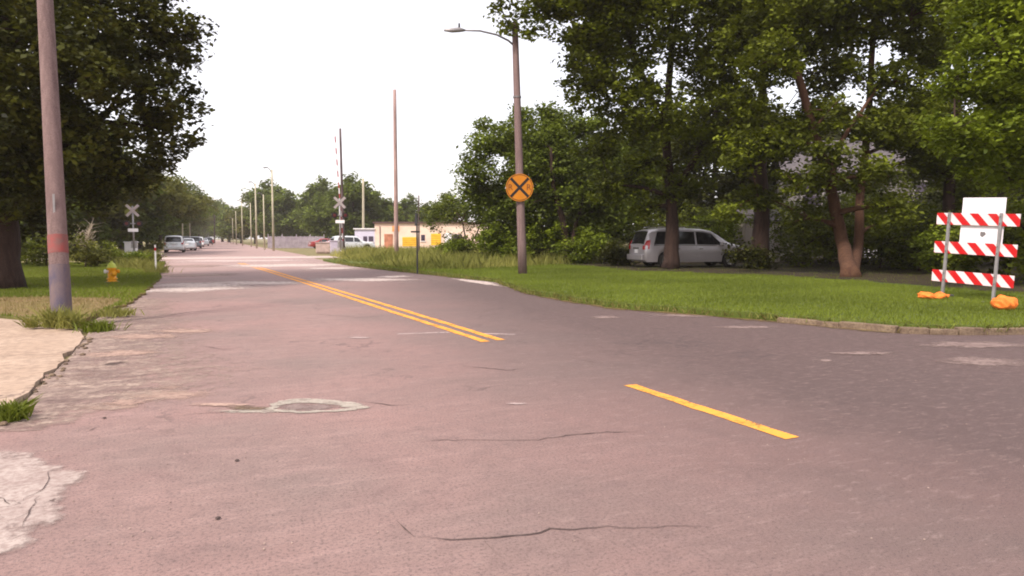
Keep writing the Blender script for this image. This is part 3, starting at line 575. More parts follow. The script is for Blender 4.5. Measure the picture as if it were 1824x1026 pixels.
FT = [(1, 352, 330, 1.3, 'low far tree closing the gap beneath the left crowns'), (2, 330, 220, 1.0, 'low tree behind the smaller parked cars'), (1, 308, 150, .8, 'low tree behind the second parked car'), (2, 368, 360, 1.4, 'tiny tree at the left end of the vanishing road'), (4, 238, 70, .80, 'warm green tree leaning its crown over the parked white car'), (4, 284, 96, .95, 'tree with high crown at the skyline, left of the far road'), (5, 308, 124, 1.12, 'tree overhanging the smaller parked cars'), (4, 324, 160, 1.2, 'far tree left where the road vanishes'), (5, 340, 210, 1.3, 'farther tree left of the vanishing road'), (4, 354, 280, 1.5, 'farthest tree on the left side of the road'), (1, 215, 90, 1.0, 'tree filling the row behind the left railway signal'), (2, 262, 120, 1.1, 'tree filling the row behind the parked white car'),  # left side of the road beyond the tracks
  (2, 225, 68, .9, 'tree just right of the left railway signal'), (1, 190, 62, 1.0, 'tree right behind the left railway signal'), (0, 160, 58, 1.05, 'tree behind the bushy verge near the hydrant'), (2, 95, 52, .9, 'tree seen through the gap right of the leaning pole'), (1, 30, 50, 1.0, 'tree hidden behind the thick dark trunk'), (0, -60, 50, 1.1, 'tree behind the left edge of the photo'),
      (2, 250, 95, 1.2, 'second row tree behind the left signal'), (0, 180, 88, 1.2, 'second row tree far behind the hydrant'),
 (1, 396, 300, 1.55, 'tree closing the end of the road'), (2, 408, 260, 1.5, 'far tree behind the smallest street lamps'), (2, 430, 210, 1.3, 'far dark tree behind the row of street lamps'), (0, 455, 195, 1.42, 'tree behind the middle street lamps of the far row'), (1, 480, 185, 1.6, 'tallest far tree, behind the nearest street lamp of the far row'), (2, 510, 175, 1.5, 'rounded green tree right of the far street lamps'), (2, 535, 190, 1.2, 'lower far tree left of the raised crossing gate'),
 (1, 572, 165, 1.35, 'tree left of the raised crossing gate'), (2, 600, 140, 1.25, 'tree directly behind the right railway signal'), (1, 630, 130, 1.3, 'tree between the signal and the pale pole'), (2, 662, 135, 1.2, 'tree right of the pale pole above the low building'), (0, 690, 150, 1.0, 'low tree above the low building left of the pinkish pole'), (1, 728, 155, 1.02, 'tree above the roof right of the pinkish pole'), (2, 765, 150, 1.0, 'tree above the right part of the low building'), (1, 800, 140, 1.0, 'tree behind the small loose tree'),
 # right background belt
 (3, 1180, 58, 1.0, 'dark background tree left of the van roof'), (3, 1270, 56, 1.1, 'dark background tree above the van'), (3, 1360, 60, 1.2, 'dark background tree left of the grey house'), (3, 1090, 60, .95, 'dark background tree right of the warning sign'), (3, 1790, 44, 1.0, 'dark background tree beyond the barricade'), (3, 1900, 40, 1.0, 'dark background tree beyond the right edge'), (3, 1480, 66, 1.3, 'dark background tree behind the left end of the grey house'), (3, 1640, 62, 1.3, 'dark background tree behind the roof of the grey house'), (1, 1010, 70, .8, 'tree glimpsed behind the rounded green tree')]
for i, (k, px, d, s, lab) in enumerate(FT): far_tree(k, px, d, s, i * 1.3, lab, 'trees in the distance')
# left verge shrubs
for i, (px, d, r, lab, lf) in enumerate([(150, 33, 1.15, 'dense green shrub left of the yellow hydrant', L_FARW), (178, 37, .9, 'shrub behind the yellow hydrant', L_MID), (80, 34, 1.4, 'shrub between the thick trunk and the leaning pole', L_MID), (240, 38, .55, 'low shrub right of the yellow hydrant', L_BRIGHT), (268, 40, .5, 'low weedy shrub at the road edge before the tracks', L_FARW), (20, 36, 1.6, 'shrub behind the thick dark trunk', L_DARK), (212, 40, .6, 'low shrub just behind the hydrant', L_BRIGHT), (-60, 34, 1.6, 'shrub beyond the left edge of the photo', L_MID), (128, 52, 1.6, 'grey green shrub near the tracks at left', L_FARW), (275, 62, 1.0, 'shrub left of the parked white car', L_FARW)]):
    b = B(px, d, .03); lobes = [((math.cos(k * 2.1 + i) * r * .5, math.sin(k * 2.1 + i) * r * .5, r * (.4 + .25 * (k % 3))), r * .65, r * .65, r * .45) for k in range(5)]
    tree('shrub', lab, b, [([(0, 0, 0), (.05, 0, r * .4), (.1, .1, r)], .04, .015)], lobes, nclump=int(60 * r + 20), crad=.33, nper=34, size=.13, leaf=lf, seed=150 + i, group='shrubs on the left verge', cat='shrub', twigs=10)
# bare pale dead shrub (left)
t = thing('dead_shrub', 'pale bare branching dead shrub left of the left railway signal', 'shrub', B(150, 36.5, .05)); mb = MB(); rnd = random.Random(4)
for k in range(16):
    a = rnd.uniform(0, 6.28); h_ = rnd.uniform(1.0, 1.9); e = Vector((math.cos(a) * .5, math.sin(a) * .5, h_ + .6)); mb.tube(bez(Vector((0, 0, 0)), Vector((0, 0, h_ * .7)), e, 5), [.03, .025, .02, .014, .006], 5)
    for q in range(4):
        s_ = e * rnd.uniform(.6, .95); mb.tube([s_, s_ + Vector((rnd.gauss(0, .25), rnd.gauss(0, .25), rnd.uniform(.1, .4)))], [.012, .004], 4)
mb.build('branches', mat('dead_wood', (.42, .34, .26), .9, var=.2, vscale=5), t)

# ------------------------------------------------------------------ grass
def inpoly(P, poly):
    x, y = P[:, 0], P[:, 1]; ins = np.zeros(len(P), bool); n = len(poly)
    for i in range(n):
        x1, y1 = poly[i]; x2, y2 = poly[(i + 1) % n]
        c = ((y1 > y) != (y2 > y)) & (x < (x2 - x1) * (y - y1) / (y2 - y1 + 1e-9) + x1); ins ^= c
    return ins
def blades(name, P, z, h, wd, mt, tint, seed, label, cat, lean=.35, parent=None):
    rs = np.random.RandomState(seed); n = len(P); a = rs.uniform(0, 6.283, n); hh = h * rs.uniform(.5, 1.3, n)
    d = np.stack([np.cos(a), np.sin(a), np.zeros(n)], 1); le = rs.normal(0, lean, (n, 2)) * hh[:, None]
    base = np.stack([P[:, 0], P[:, 1], np.full(n, z)], 1); wv = d * (wd * rs.uniform(.6, 1.3, n))[:, None] / 2
    mid = base + np.stack([le[:, 0] * .4, le[:, 1] * .4, hh * .6], 1); top = base + np.stack([le[:, 0], le[:, 1], hh], 1)
    V = np.stack([base - wv, base + wv, mid + wv * .7, top, mid - wv * .7], 1).reshape(-1, 3)
    F = np.arange(n * 5).reshape(n, 5)
    o = npmesh(name, V, F, mt, parent, np.clip(tint + rs.normal(0, .15, n), 0, 1)); 
    if parent is None: tag(o, label, cat, None, 'stuff')
    return o
rs = np.random.RandomState(77)
def scatter(n, d0, d1, p0, p1, poly, pw=1.0):      # thinning with distance
    dd = d0 + (d1 - d0) * rs.uniform(0, 1, n) ** pw; pp = rs.uniform(p0, p1, n); X = (pp - 912) / FPX * dd
    P = np.stack([FW.x * dd + RT.x * X, FW.y * dd + RT.y * X], 1); return P[inpoly(P, poly)]
P = scatter(330000, 9.5, 36, 600, 1900, inner, .8); lit_in = inpoly(P, jitter(lit, .6, .5, 9)); P = P[~lit_in | (rs.uniform(0, 1, len(P)) < .06)]
tn = .5 + .2 * np.sin(P[:, 0] * .9 + 1.3 * np.sin(P[:, 1] * .7)) + .1 * np.sin(P[:, 1] * 2.1)
blades('lawn_grass', P, .115, .05, .014, L_GRASS, tn, 1, 'short green lawn grass beneath the barricade and lamp pole', 'grass')
# ragged fringe on the lawn edge
ED = []; rnd = random.Random(8)
for a, b in zip(inner[:len(inner) - 6], inner[1:]):
    for k in range(70): t_ = rnd.random(); ED.append((a[0] + (b[0] - a[0]) * t_ + rnd.gauss(.05, .08), a[1] + (b[1] - a[1]) * t_ + rnd.gauss(.05, .08)))
ED = np.array(ED); blades('dry_edge_grass', ED[::3] + np.array([.0, -.05]), .03, .09, .014, L_DRYG, np.full(len(ED[::3]), .3), 12, 'brownish dead grass blades at the lawn edge', 'grass', .7)
blades('edge_grass', ED, .05, .10, .013, L_WEED, np.full(len(ED), .2), 2, 'longer ragged grass fringing the lawn edge at the road', 'grass', .5)
Pv = scatter(110000, 12, 46, -40, 320, verge, .8); dm = inpoly(Pv, dry); Pg = Pv[~dm]; Pd = Pv[dm]; Pd = Pd[rs.uniform(0, 1, len(Pd)) < .35]
blades('verge_grass', Pg, .045, .06, .018, L_GRASS, .55 + .25 * np.sin(Pg[:, 0] * 1.1 + Pg[:, 1] * .5), 3, 'green grass around the hydrant on the left verge', 'grass')
blades('dry_grass', Pd, .05, .06, .014, L_DRYG, np.full(len(Pd), .4), 4, 'thin dry brown grass near the leaning pole', 'grass')
tw = [(6.2, 45), (6.6, 34.6), (7.7, 27.5), (9.8, 27.5), (20, 33), (34, 30), (40, 44), (28, 70), (8.5, 75), (8.6, 48)]
Pt = scatter(60000, 27, 72, 590, 1150, tw, .9)
hm = .75 + .25 * np.sin(Pt[:, 0] * 1.7 + Pt[:, 1]); near_edge = np.clip((Pt[:, 0] - (6.4 + .0 * Pt[:, 1])) / 2.5, .35, 1)
o = blades('tall_weeds', Pt, 0.0, .85, .028, L_WEED, .45 + .35 * np.sin(Pt[:, 0] * .9) * np.sin(Pt[:, 1] * .6), 5, 'tall yellow green weeds between the road and the low building', 'weeds', .22)
# scale blade heights to vary
co = np.empty(len(o.data.vertices) * 3, np.float32); o.data.vertices.foreach_get('co', co); co = co.reshape(-1, 5, 3)
co[:, :, 2] *= (.85 * hm * near_edge)[:, None]; o.data.vertices.foreach_set('co', co.ravel()); o.data.update()
PB = scatter(9000, 44, 75, 100, 290, [(-25, 46), (-3, 46), (-4.8, 75), (-30, 80)], 1)
blades('track_weeds', PB, -.02, .45, .04, L_WEED, np.full(len(PB), .4), 6, 'pale weeds beside the railway left of the road', 'weeds', .3)
# weed tufts, each its own thing
def tuft(px, py, z, r, h_, n, lab, lf, seed, wide=.018):
    c = G(px, py, z); rs2 = np.random.RandomState(seed); P_ = rs2.normal(0, r * .5, (n, 2)); t = thing('weed_tuft', lab, 'weeds', c, 0, 'weed tufts')
    o = blades('foliage', P_, 0, h_, wide, lf, np.full(n, .45), seed, None, None, .55, t)
for i, a in enumerate([(98, 582, .045, .16, .30, 260, 'bushy green weeds at the left foot of the leaning pole', L_WEED), (128, 584, .045, .15, .26, 240, 'bushy green weeds at the right foot of the leaning pole', L_WEED), (60, 583, .045, .10, .16, 120, 'small olive tuft on the sidewalk left of the leaning pole', L_WEED), (175, 590, 0, .22, .16, 260, 'ragged weeds on the broken shoulder right of the leaning pole', L_GRASS), (208, 562, .03, .3, .13, 300, 'weeds along the crumbling verge edge beyond the leaning pole', L_WEED), (15, 748, .01, .09, .13, 330, 'bright green tuft on the sidewalk edge at the left side of the photo', L_GRASS), (282, 486, .04, .5, .3, 300, 'weeds at the verge corner where the pale gravel starts', L_WEED), (262, 480, .04, .6, .45, 300, 'taller weeds at the road edge right of the hydrant', L_WEED), (232, 478, .04, .6, .5, 300, 'taller weeds just behind the hydrant', L_WEED), (45, 735, .0, .04, .05, 50, 'tiny tuft beside the bright green tuft', L_WEED)]):
    tuft(*a[:6], a[6], a[7], 300 + i)
# stones along the sidewalk's broken edge
rnd = random.Random(3); mbk = []
for k in range(46):
    y_ = rnd.uniform(6.1, 13.2); x_ = -1.55 + rnd.gauss(.02, .05) - (.02 if y_ < 9 else .015 * (y_ - 9) * 3); s_ = rnd.uniform(.012, .035)
    mb = MB(); mb.lathe([(s_ * .6, 0), (s_, s_ * .3), (s_ * .8, s_ * .7), (s_ * .2, s_ * .9)], (0, 0, 0), 6); mbk.append((mb, x_, y_))
allm = MB()
for mb, x_, y_ in mbk:
    n = len(allm.v); allm.v += [(a + x_, b + y_, c + .003) for a, b, c in mb.v]; allm.f += [tuple(n + i for i in f) for f in mb.f]
tag(allm.build('rubble', M_CURB), 'dark crumbled rubble along the sidewalk edge', 'rubble', None, 'stuff')
rnd = random.Random(31); allm = MB()
for k in range(1100):
    d = rnd.uniform(3, 14); p = B(rnd.uniform(-20, 520) if k % 2 else rnd.uniform(-20, 1850), d); s_ = rnd.uniform(.002, .0055)
    if p.x < -1.4 and p.y > 5: continue
    n = len(allm.v); q = [(s_, 0), (s_ * .8, s_ * .7)]
    for r_, zz in q:
        for j in range(5): allm.v.append((p.x + r_ * math.cos(j * 1.257 + k), p.y + r_ * math.sin(j * 1.257 + k), .004 + zz))
    allm.f += [(n + 5, n + 6, n + 7, n + 8, n + 9)] + [(n + j, n + (j + 1) % 5, n + 5 + (j + 1) % 5, n + 5 + j) for j in range(5)]
tag(allm.build('grit', M_SHOULD), 'loose grit scattered over the asphalt', 'grit', None, 'stuff')

# ------------------------------------------------------------------ poles
def upole(name, lab, base, top, r0, r1, m, cat='utility pole', group=None):
    t = thing(name, lab, cat, base, 0, group); e = Vector(top) - Vector(base)
    n = 9; pts = [e * (i / (n - 1)) for i in range(n)]
    MB().tube(pts, [r0 + (r1 - r0) * i / (n - 1) for i in range(n)], 16).build('shaft', m, t, smooth=True); return t, e
bp = G(111, 580, .03)
tp = A(77, -60, 11.3 * 1.03); lp, e = upole('wooden_pole', 'leaning weathered wooden pole with red band, at the left sidewalk', bp, tp, .145, .115, M_POLE, group=None)
def band(t, e, z0, z1, r, m, nm, lab=None):
    k0, k1 = z0 / e.z, z1 / e.z; n = 8; rs_ = lambda k: r + (.115 - .145) * k
    ob = MB().tube([e * (k0 + (k1 - k0) * i / n) for i in range(n + 1)], [rs_(k0 + (k1 - k0) * i / n) + .004 for i in range(n + 1)], 18, cap=False).build(nm, m, t, smooth=True)
    if lab: ob['label'] = lab
band(lp, e, 1.13, 1.42, .145, M_REDP, 'red_band', 'faded red painted band'); band(lp, e, .02, .95, .145, M_BLUEP, 'blue_band', 'blue grey painted lower part')
MB().box(e * (1.9 / e.z) + Vector((0, -.15, 0)), (.03, .02, .35)).build('metal_tag', M_GALV, lp)
def tg(px, ybase, ytop, d, nm, lab, r, m, lean=0, cat='utility pole', z=0.0):
    b = B(px, d, z); tpt = A(px + lean, ytop, d); return upole(nm, lab, b, tpt, r, r * .72, m, cat)
tg(706, 450, 160, 47, 'utility_pole', 'tall pinkish wooden pole in the weeds before the low building', .15, M_POLEK, -3)
t, e = tg(612, 450, 229, 62, 'utility_pole', 'tall dark wooden pole behind the right railway signal', .13, M_POLED, -6)
tg(647, 445, 318, 100, 'utility_pole', 'thin pale pole at the left end of the low building', .2, M_POLEP)
tg(382, 430, 383, 210, 'utility_pole', 'short looking far pole on the left side of the road end', .2, M_POLED)
tg(325, 440, 398, 95, 'utility_pole', 'short pale post beside the parked cars', .1, M_POLEP)
tg(338, 435, 398, 130, 'utility_pole', 'thin pale post beyond the second parked car', .13, M_POLEP)
tg(746, 462, 348, 46, 'utility_pole', 'thin dark pole top showing above the trees right of the pinkish pole', .055, M_POLED, 0)
# far street lamps with arm and head
def lamp_proto(H, r, m, label, armlen=.5):
    t = thing('street_lamp', label, 'street lamp'); MB().tube([(0, 0, 0), (0, 0, H * .5), (0, 0, H)], [r, r * .85, r * .65], 12).build('pole', m, t, smooth=True)
    a = MB().tube([(0, 0, H - .5), (-.15, 0, H - .1), (-.35, 0, H + .14), (-armlen, 0, H + .2)], [.05, .045, .04, .035], 8).build('arm', M_DGALV, t, smooth=True)
    hd = MB().tube([(-armlen + .1, 0, H + .2), (-armlen - .1, 0, H + .2), (-armlen - .3, 0, H + .17), (-armlen - .45, 0, H + .15)], [.04, .07, .08, .04], 10).build('lamp_head', M_DGALV, t, smooth=True)
    return t
lpz = lamp_proto(9.2, .13, M_POLEP, 'x'); LA = [(487, 80, 1.0, 'nearest street lamp of the row along the far road'), (457, 100, 1.0, 'second street lamp of the far row, brightest shaft'), (447.5, 118, .8, 'third, greyish street lamp of the far row'), (432, 140, .95, 'fourth, greenish street lamp of the far row'), (421, 165, .85, 'fifth street lamp of the far row'), (415, 190, .75, 'sixth small street lamp of the far row'), (411, 215, .8, 'seventh tiny street lamp of the far row'), (405, 240, 1.05, 'farthest street lamp, standing in front of the dark far trees'), (471, 88, .75, 'brownish street lamp between the first two of the far row')]
for i, (px, d, s, lab) in enumerate(LA):
    t = lpz if i == 0 else copy_tree(lpz); t.location = B(px, d, 0); t.scale = (s, s, s); t.rotation_euler = (0, 0, .1); tag(t, lab, 'street lamp', 'street lamps along the far road')
# near lamp pole with round railway sign
bs = G(931, 488, .12); ls = thing('street_lamp', 'tall brown street lamp pole with curved arm, on the right lawn', 'street lamp', bs)
D0 = (bs - CAM).dot(FW); tt = A(917, 40, D0) - bs
MB().tube([tt * (i / 8) for i in range(9)], [.165 - .055 * i / 8 for i in range(9)], 16).build('pole', M_POLE, ls, smooth=True)
arm = [A(x, y, d) - bs for x, y, d in [(917, 82, D0), (905, 72, D0 - .1), (885, 62, D0 - .2), (855, 55, D0 - .4), (825, 54, D0 - .6)]]
MB().tube(arm, [.04, .038, .035, .032, .03], 8).build('arm', M_DGALV, ls, smooth=True)
hd = [A(x, y, d) - bs for x, y, d in [(828, 54, D0 - .6), (818, 53, D0 - .65), (805, 54, D0 - .7), (791, 54, D0 - .8)]]
h_ = MB().tube(hd, [.04, .085, .08, .035], 12).build('lamp_head', M_GALV, ls, smooth=True)
MB().tube([hd[1] + Vector((0, 0, .08)), hd[1] + Vector((0, 0, .22))], .035, 8).build('photocell', M_CHAR, h_, smooth=True)
for zz in (3.2, 6.4): MB().tube([tt * (zz / tt.z) - Vector((0, 0, .03)), tt * (zz / tt.z) + Vector((0, 0, .03))], .15, 16).build('steel_strap', M_DGALV, ls)
# sign: disc facing the camera side of the road, with X and two Rs
cs_ = A(925.5, 334, D0 - .27); facing = math.atan2(-cs_.y - 2, -cs_.x) ; sg = thing('railway_warning_sign', 'round yellow railway warning sign with black X and two letters R, on the lamp pole', 'traffic sign', cs_, facing + math.pi / 2 + .0)
R0 = .495
def disc(r, y0, y1, n=48):
    mb = MB(); 
    for y in (y0, y1): mb.v += [(r * math.cos(2 * math.pi * i / n), y, r * math.sin(2 * math.pi * i / n)) for i in range(n)]
    mb.f += [tuple(range(n)), tuple(n + i for i in range(n))[::-1]] + [(i, (i + 1) % n, n + (i + 1) % n, n + i) for i in range(n)]; return mb
disc(R0, 0, .012).build('sign_plate', M_SIGNY, sg)
mb = MB(); n = 64; r1, r2 = R0 * .94, R0 * .90
for i in range(n):
    a, b = 2 * math.pi * i / n, 2 * math.pi * (i + 1) / n
    mb.quad(*[(r * math.cos(q), -.003, r * math.sin(q)) for r, q in ((r1, a), (r1, b), (r2, b), (r2, a))])
mb.build('border', M_BLACK, sg)
for s_ in (1, -1):
    Mx = Matrix.Rotation(s_ * math.radians(46), 3, 'Y'); MB().box((0, -.004 - .003 * (s_ > 0), 0), (R0 * 1.84, .004, .095), M=Mx).build('cross_bar', M_BLACK, sg)
for s_ in (-1, 1):
    fc = bpy.data.curves.new('r', 'FONT'); fc.body = 'R'; fc.size = .30; fc.align_x = 'CENTER'; fc.align_y = 'CENTER'; fc.extrude = .003; fc.offset = .002
    fo = bpy.data.objects.new('r', fc); me = bpy.data.meshes.new_from_object(fo.evaluated_get(bpy.context.evaluated_depsgraph_get())) if False else None
    COL.objects.link(fo); bpy.context.view_layer.update(); me = bpy.data.meshes.new_from_object(fo.evaluated_get(bpy.context.evaluated_depsgraph_get())); bpy.data.objects.remove(fo)
    lo = bpy.data.objects.new('letter', me); me.materials.clear(); me.materials.append(mat('faded_letter', (.16, .05, .01), .6, var=.2, vscale=6)); COL.objects.link(lo); lo.parent = sg
    lo.location = (s_ * .33, -.006, 0); lo.rotation_euler = (math.pi / 2, 0, 0)
MB().box((0, .09, .25), (.5, .03, .04)).box((0, .09, -.25), (.5, .03, .04)).box((0, .092, 0), (.06, .035, .54)).build('bracket', M_GALV, sg)
# edge-on dark sign on a post
bq = G(743.5, 488, .1); ep = thing('sign_post', 'dark thin steel post with a small sign seen edge on, at the lawn edge', 'sign post', bq)
MB().box((0, 0, 1.1), (.05, .05, 2.2)).build('post', M_CHAR, ep); MB().box((-.02, .04, 2.0), (.02, .30, .45)).build('sign_plate', M_CHAR, ep)
MB().box((-.06, 0, 1.55), (.34, .03, .06)).build('crosspiece', M_CHAR, ep)
# ------------------------------------------------------------------ railway signals
def signal(lab, base, rz, Hm, arm_up, group='railway crossing signals'):
    t = thing('railway_signal', lab, 'railway signal', base, rz, group)
    MB().tube([(0, 0, .3), (0, 0, Hm)], .065, 12).build('mast', M_GALV, t, smooth=True)
    MB().lathe([(.22, 0), (.2, .1), (.12, .25), (.1, .5)]).build('base', M_GALV, t, smooth=True)
    mb = MB()
    for s_ in (1, -1): mb.box((0, -.09 - .015 * s_, Hm - .35), (1.2, .02, .2), M=Matrix.Rotation(s_ * math.radians(45), 3, 'Y'))
    mb.build('crossbuck', mat('weathered_white', (.34, .29, .28), .7, var=.2, vscale=4), t)
    MB().tube([(-.5, -.08, Hm - 1.35), (.5, -.08, Hm - 1.35)], .035, 8).build('lamp_bar', M_GALV, t)
    for s_ in (-.42, .42):
        for yy in (-.12, .05):
            sgn = -1 if yy < 0 else 1
            o = MB(); prof = [(.22, 0), (.25, .02), (.1, .06)]
            L_ = disc(.24, yy, yy + sgn * .03); 
            for i, v in enumerate(L_.v): L_.v[i] = (v[0] + s_, v[1], v[2] + Hm - 1.35)
            lo = L_.build('lamp', M_BLACK, t)
            V_ = disc(.11, yy + sgn * .031, yy + sgn * .1)
            for i, v in enumerate(V_.v): V_.v[i] = (v[0] + s_, v[1], v[2] + Hm - 1.35)
            V_.build('lens', mat('dark_red_lens', (.10, .01, .012), .3, var=.2, vscale=9), lo)
    MB().box((0, -.09, Hm - 1.85), (.7, .02, .25)).build('track_plate', M_WHITE, t)
    MB().box((0, .2, .95), (.4, .4, .55)).build('gate_mechanism', M_GALV, t, bevel=.03)
    if arm_up:
        g = MB().box((.28, .15, 1.2 + arm_up / 2), (.09, .03, arm_up)).build('gate_arm', M_GATE, t); g.rotation_euler = (0, -math.radians(3.2), 0)
        MB().box((.28, .15, .45), (.25, .12, .5)).build('counterweight', M_DGALV, t)
    return t
signal('railway signal with raised striped gate arm, right of the road', B(606, 56, 0), -.1, 4.6, 8.6)
signal('railway signal mast with crossed boards and lamps, left of the road', B(238, 54, 0), -.05, 3.9, 0)
# a thin cantilever on the left signal's neighbour pole and cabinets
def cabinet(px, d, w_, h_, lab, m=M_GALV, z=0.0):
    t = thing('equipment_cabinet', lab, 'cabinet', B(px, d, z), -.1, 'railway equipment cabinets')
    MB().box((0, 0, h_ / 2 + .1), (w_, .8, h_)).build('housing', m, t, bevel=.02); MB().box((0, 0, .05), (w_ * .9, .7, .1)).build('plinth', M_CONC, t)
    MB().box((0, 0, h_ + .13), (w_ + .12, .92, .06)).build('lid', m, t); MB().box((0, -.41, h_ / 2 + .1), (w_ * .8, .02, h_ * .8)).build('door', m, t)
cabinet(233, 55.5, .8, 1.0, 'white cabinet at the foot of the left railway signal', M_WHITE)
cabinet(598, 57.5, .9, 1.1, 'pale cabinet at the foot of the right railway signal', mat('lavender_metal', (.50, .44, .52), .5, .2, var=.1, vscale=3))
cabinet(578, 66, 1.6, .9, 'low pinkish cabinet left of the right railway signal', mat('pinkish_metal', (.52, .38, .34), .6, .1, var=.15, vscale=3))
# small white marker posts
for px, py, hh, lab in [(278, 487, 1.15, 'thin white marker post at the verge corner'), (207, 466, .5, 'short white post end of the low rail')]:
    t = thing('marker_post', lab, 'marker post', G(px, py, .0), 0, 'white marker posts'); MB().box((0, 0, hh / 2), (.06, .06, hh)).build('post', M_WHITE, t); MB().box((0, -.035, hh * .85), (.07, .01, .12)).build('reflector', M_REDL, t)
# low guard rail by the tracks (left)
gr = thing('guard_rail', 'low pale horizontal rail left of the road before the tracks', 'guard rail', B(235, 45, 0)); MB().box((0, 0, .42), (3.6, .05, .12), -.03).build('rail', M_POLEP, gr)
for x_ in (-1.6, 0, 1.6): MB().box((x_, .04, .2), (.08, .06, .42)).build('post', M_POLEP, gr)
# grey fence far right of the road
fn = thing('panel_fence', 'greyish lavender board fence behind the far street lamps', 'fence', B(528, 105, 0), -.1); m_f = mat('fence_board', (.34, .28, .32), .85, var=.2, vscale=2)
mb = MB()
for k in range(40): mb.box((-4 + k * .2, 0, .85), (.185, .03, 1.7 + .05 * (k * 7 % 3)))
mb.build('board_panel', m_f, fn)
for k in range(5): MB().box((-4 + k * 2, .07, 1.0), (.12, .1, 2.1)).build('post', m_f, fn)
# ------------------------------------------------------------------ buildings
lbd = thing('low_building', 'long low pale pinkish building with flat dark roof edge, beyond the weeds', 'building', B(632, 92, 0), -YAW + .04)
m_w = mat('pinkish_wall', (.72, .50, .40), .85, col2=(.80, .64, .52), vscale=.5, var=.1); m_w2 = mat('bluish_white_wall', (.58, .54, .66), .8, var=.08, vscale=1); m_rf = mat('dark_roof_edge', (.10, .055, .055), .8, var=.3, vscale=2)
MB().box((1.3, 3, 1.3), (2.6, 6, 2.6)).build('side_wall', m_w2, lbd); MB().box((10.0, 3.5, 1.7), (14.8, 7, 3.4)).build('wall', m_w, lbd)
MB().box((10.0, 3.5, 3.5), (15.2, 7.5, .2)).build('roof', m_rf, lbd); MB().box((1.25, 3, 2.68), (2.8, 6.4, .14)).build('annex_roof', M_WHITE, lbd)
m_yel = mat('yellow_panel', (.85, .46, .03), .6, var=.12, vscale=2); m_win = mat('dark_window', (.05, .035, .06), .2, var=.4, vscale=1.5, spec=.6)
for x_, z_, w_, hh, m_, nm, lab in [(1.35, 1.35, .5, .7, m_win, 'window', None), (2.1, 1.35, .6, .7, m_win, 'window', None), (3.3, 1.7, .1, 2.6, m_rf, 'downpipe', None), (4.4, 1.0, 1.1, 2.0, mat('rust_door', (.42, .17, .10), .8, var=.3, vscale=2), 'door', 'rusty reddish service door'), (5.35, 2.7, .9, .7, mat('orange_board', (.80, .30, .10), .6, var=.2, vscale=2), 'sign_board', 'blank orange board'), (12.2, 1.1, .9, 2.0, M_WHITE, 'door', 'white door'), (7.2, 1.0, 2.0, 1.2, m_yel, 'bay_door', 'yellow bay door'), (8.9, 1.5, .5, .8, m_win, 'window', None), (10.6, 1.3, 1.3, 1.5, m_yel, 'bay_door', 'yellow bay door'), (13.4, 1.5, 1.2, .9, m_win, 'window', None)]:
    o = MB().box((x_, -.03, z_), (w_, .06, hh)).build(nm, m_, lbd)
    if lab: o['label'] = lab
    if nm == 'window': MB().box((x_, -.05, z_ - hh / 2 - .05), (w_ + .2, .16, .08)).build('sill', M_WHITE, o)
    if nm == 'bay_door':
        q = MB(); [q.box((x_, -.07, z_ - hh / 2 + hh * k / 5), (w_, .02, .03)) for k in range(1, 5)]; q.build('panel_joints', m_rf, o)
hs = thing('grey_house', 'grey two storey house half hidden behind the right trees', 'house', B(1590, 46, 0), -YAW - .25)
m_sd = mat('grey_siding', (.17, .15, .15), .8, var=.1, vscale=1, vstretch=(.2, .2, 8)); m_rg = mat('grey_shingle', (.10, .085, .09), .9, var=.25, vscale=6)
MB().box((0, 4, 2.9), (13, 8, 5.8)).build('wall', m_sd, hs)
mb = MB(); 
for s_ in (-1, 1): pass
y0, y1, ym, zr, ze = -.5, 8.5, 4, 8.4, 5.75
mb.quad((-7, y0, ze), (7, y0, ze), (7, ym, zr), (-7, ym, zr)).quad((-7, ym, zr), (7, ym, zr), (7, y1, ze), (-7, y1, ze))
mb.quad((-6.5, 0, 5.8), (-6.5, 4, 8.1), (-6.5, 8, 5.8)).quad((6.5, 0, 5.8), (6.5, 8, 5.8), (6.5, 4, 8.1)); rf_ = mb.build('roof', m_rg, hs, recalc=False)
so_ = rf_.modifiers.new('s', 'SOLIDIFY'); so_.thickness = .12
MB().box((2.5, 5.2, 8.5), (.8, .8, 1.6)).build('chimney', mat('chimney_brick', (.28, .12, .09), .9, var=.3, vscale=8), rf_)
for x_, z_ in [(-5, 4.3), (-1.8, 4.3), (1.8, 4.3), (5, 4.3), (-4.6, 1.6), (1.9, 1.6), (5, 1.6)]:
    o = MB().box((x_, -.04, z_), (1.2, .08, 1.5)).build('window', m_win, hs); q = MB(); q.box((x_, -.07, z_ + .8), (1.45, .1, .12)).box((x_, -.07, z_ - .8), (1.45, .14, .1)).box((x_ - .66, -.07, z_), (.12, .1, 1.5)).box((x_ + .66, -.07, z_), (.12, .1, 1.5)).box((x_, -.085, z_), (1.2, .02, .06)); q.build('frame', mat('dull_frame', (.3, .27, .26), .7, var=.1, vscale=3), o)
o = MB().box((-1.3, -.04, 1.15), (1.0, .08, 2.2)).build('door', M_WHITE, hs); MB().lathe([(.03, 0), (.04, .03), (.02, .06)], (-.95, -.1, 1.05), 10).build('handle', M_GALV, o)
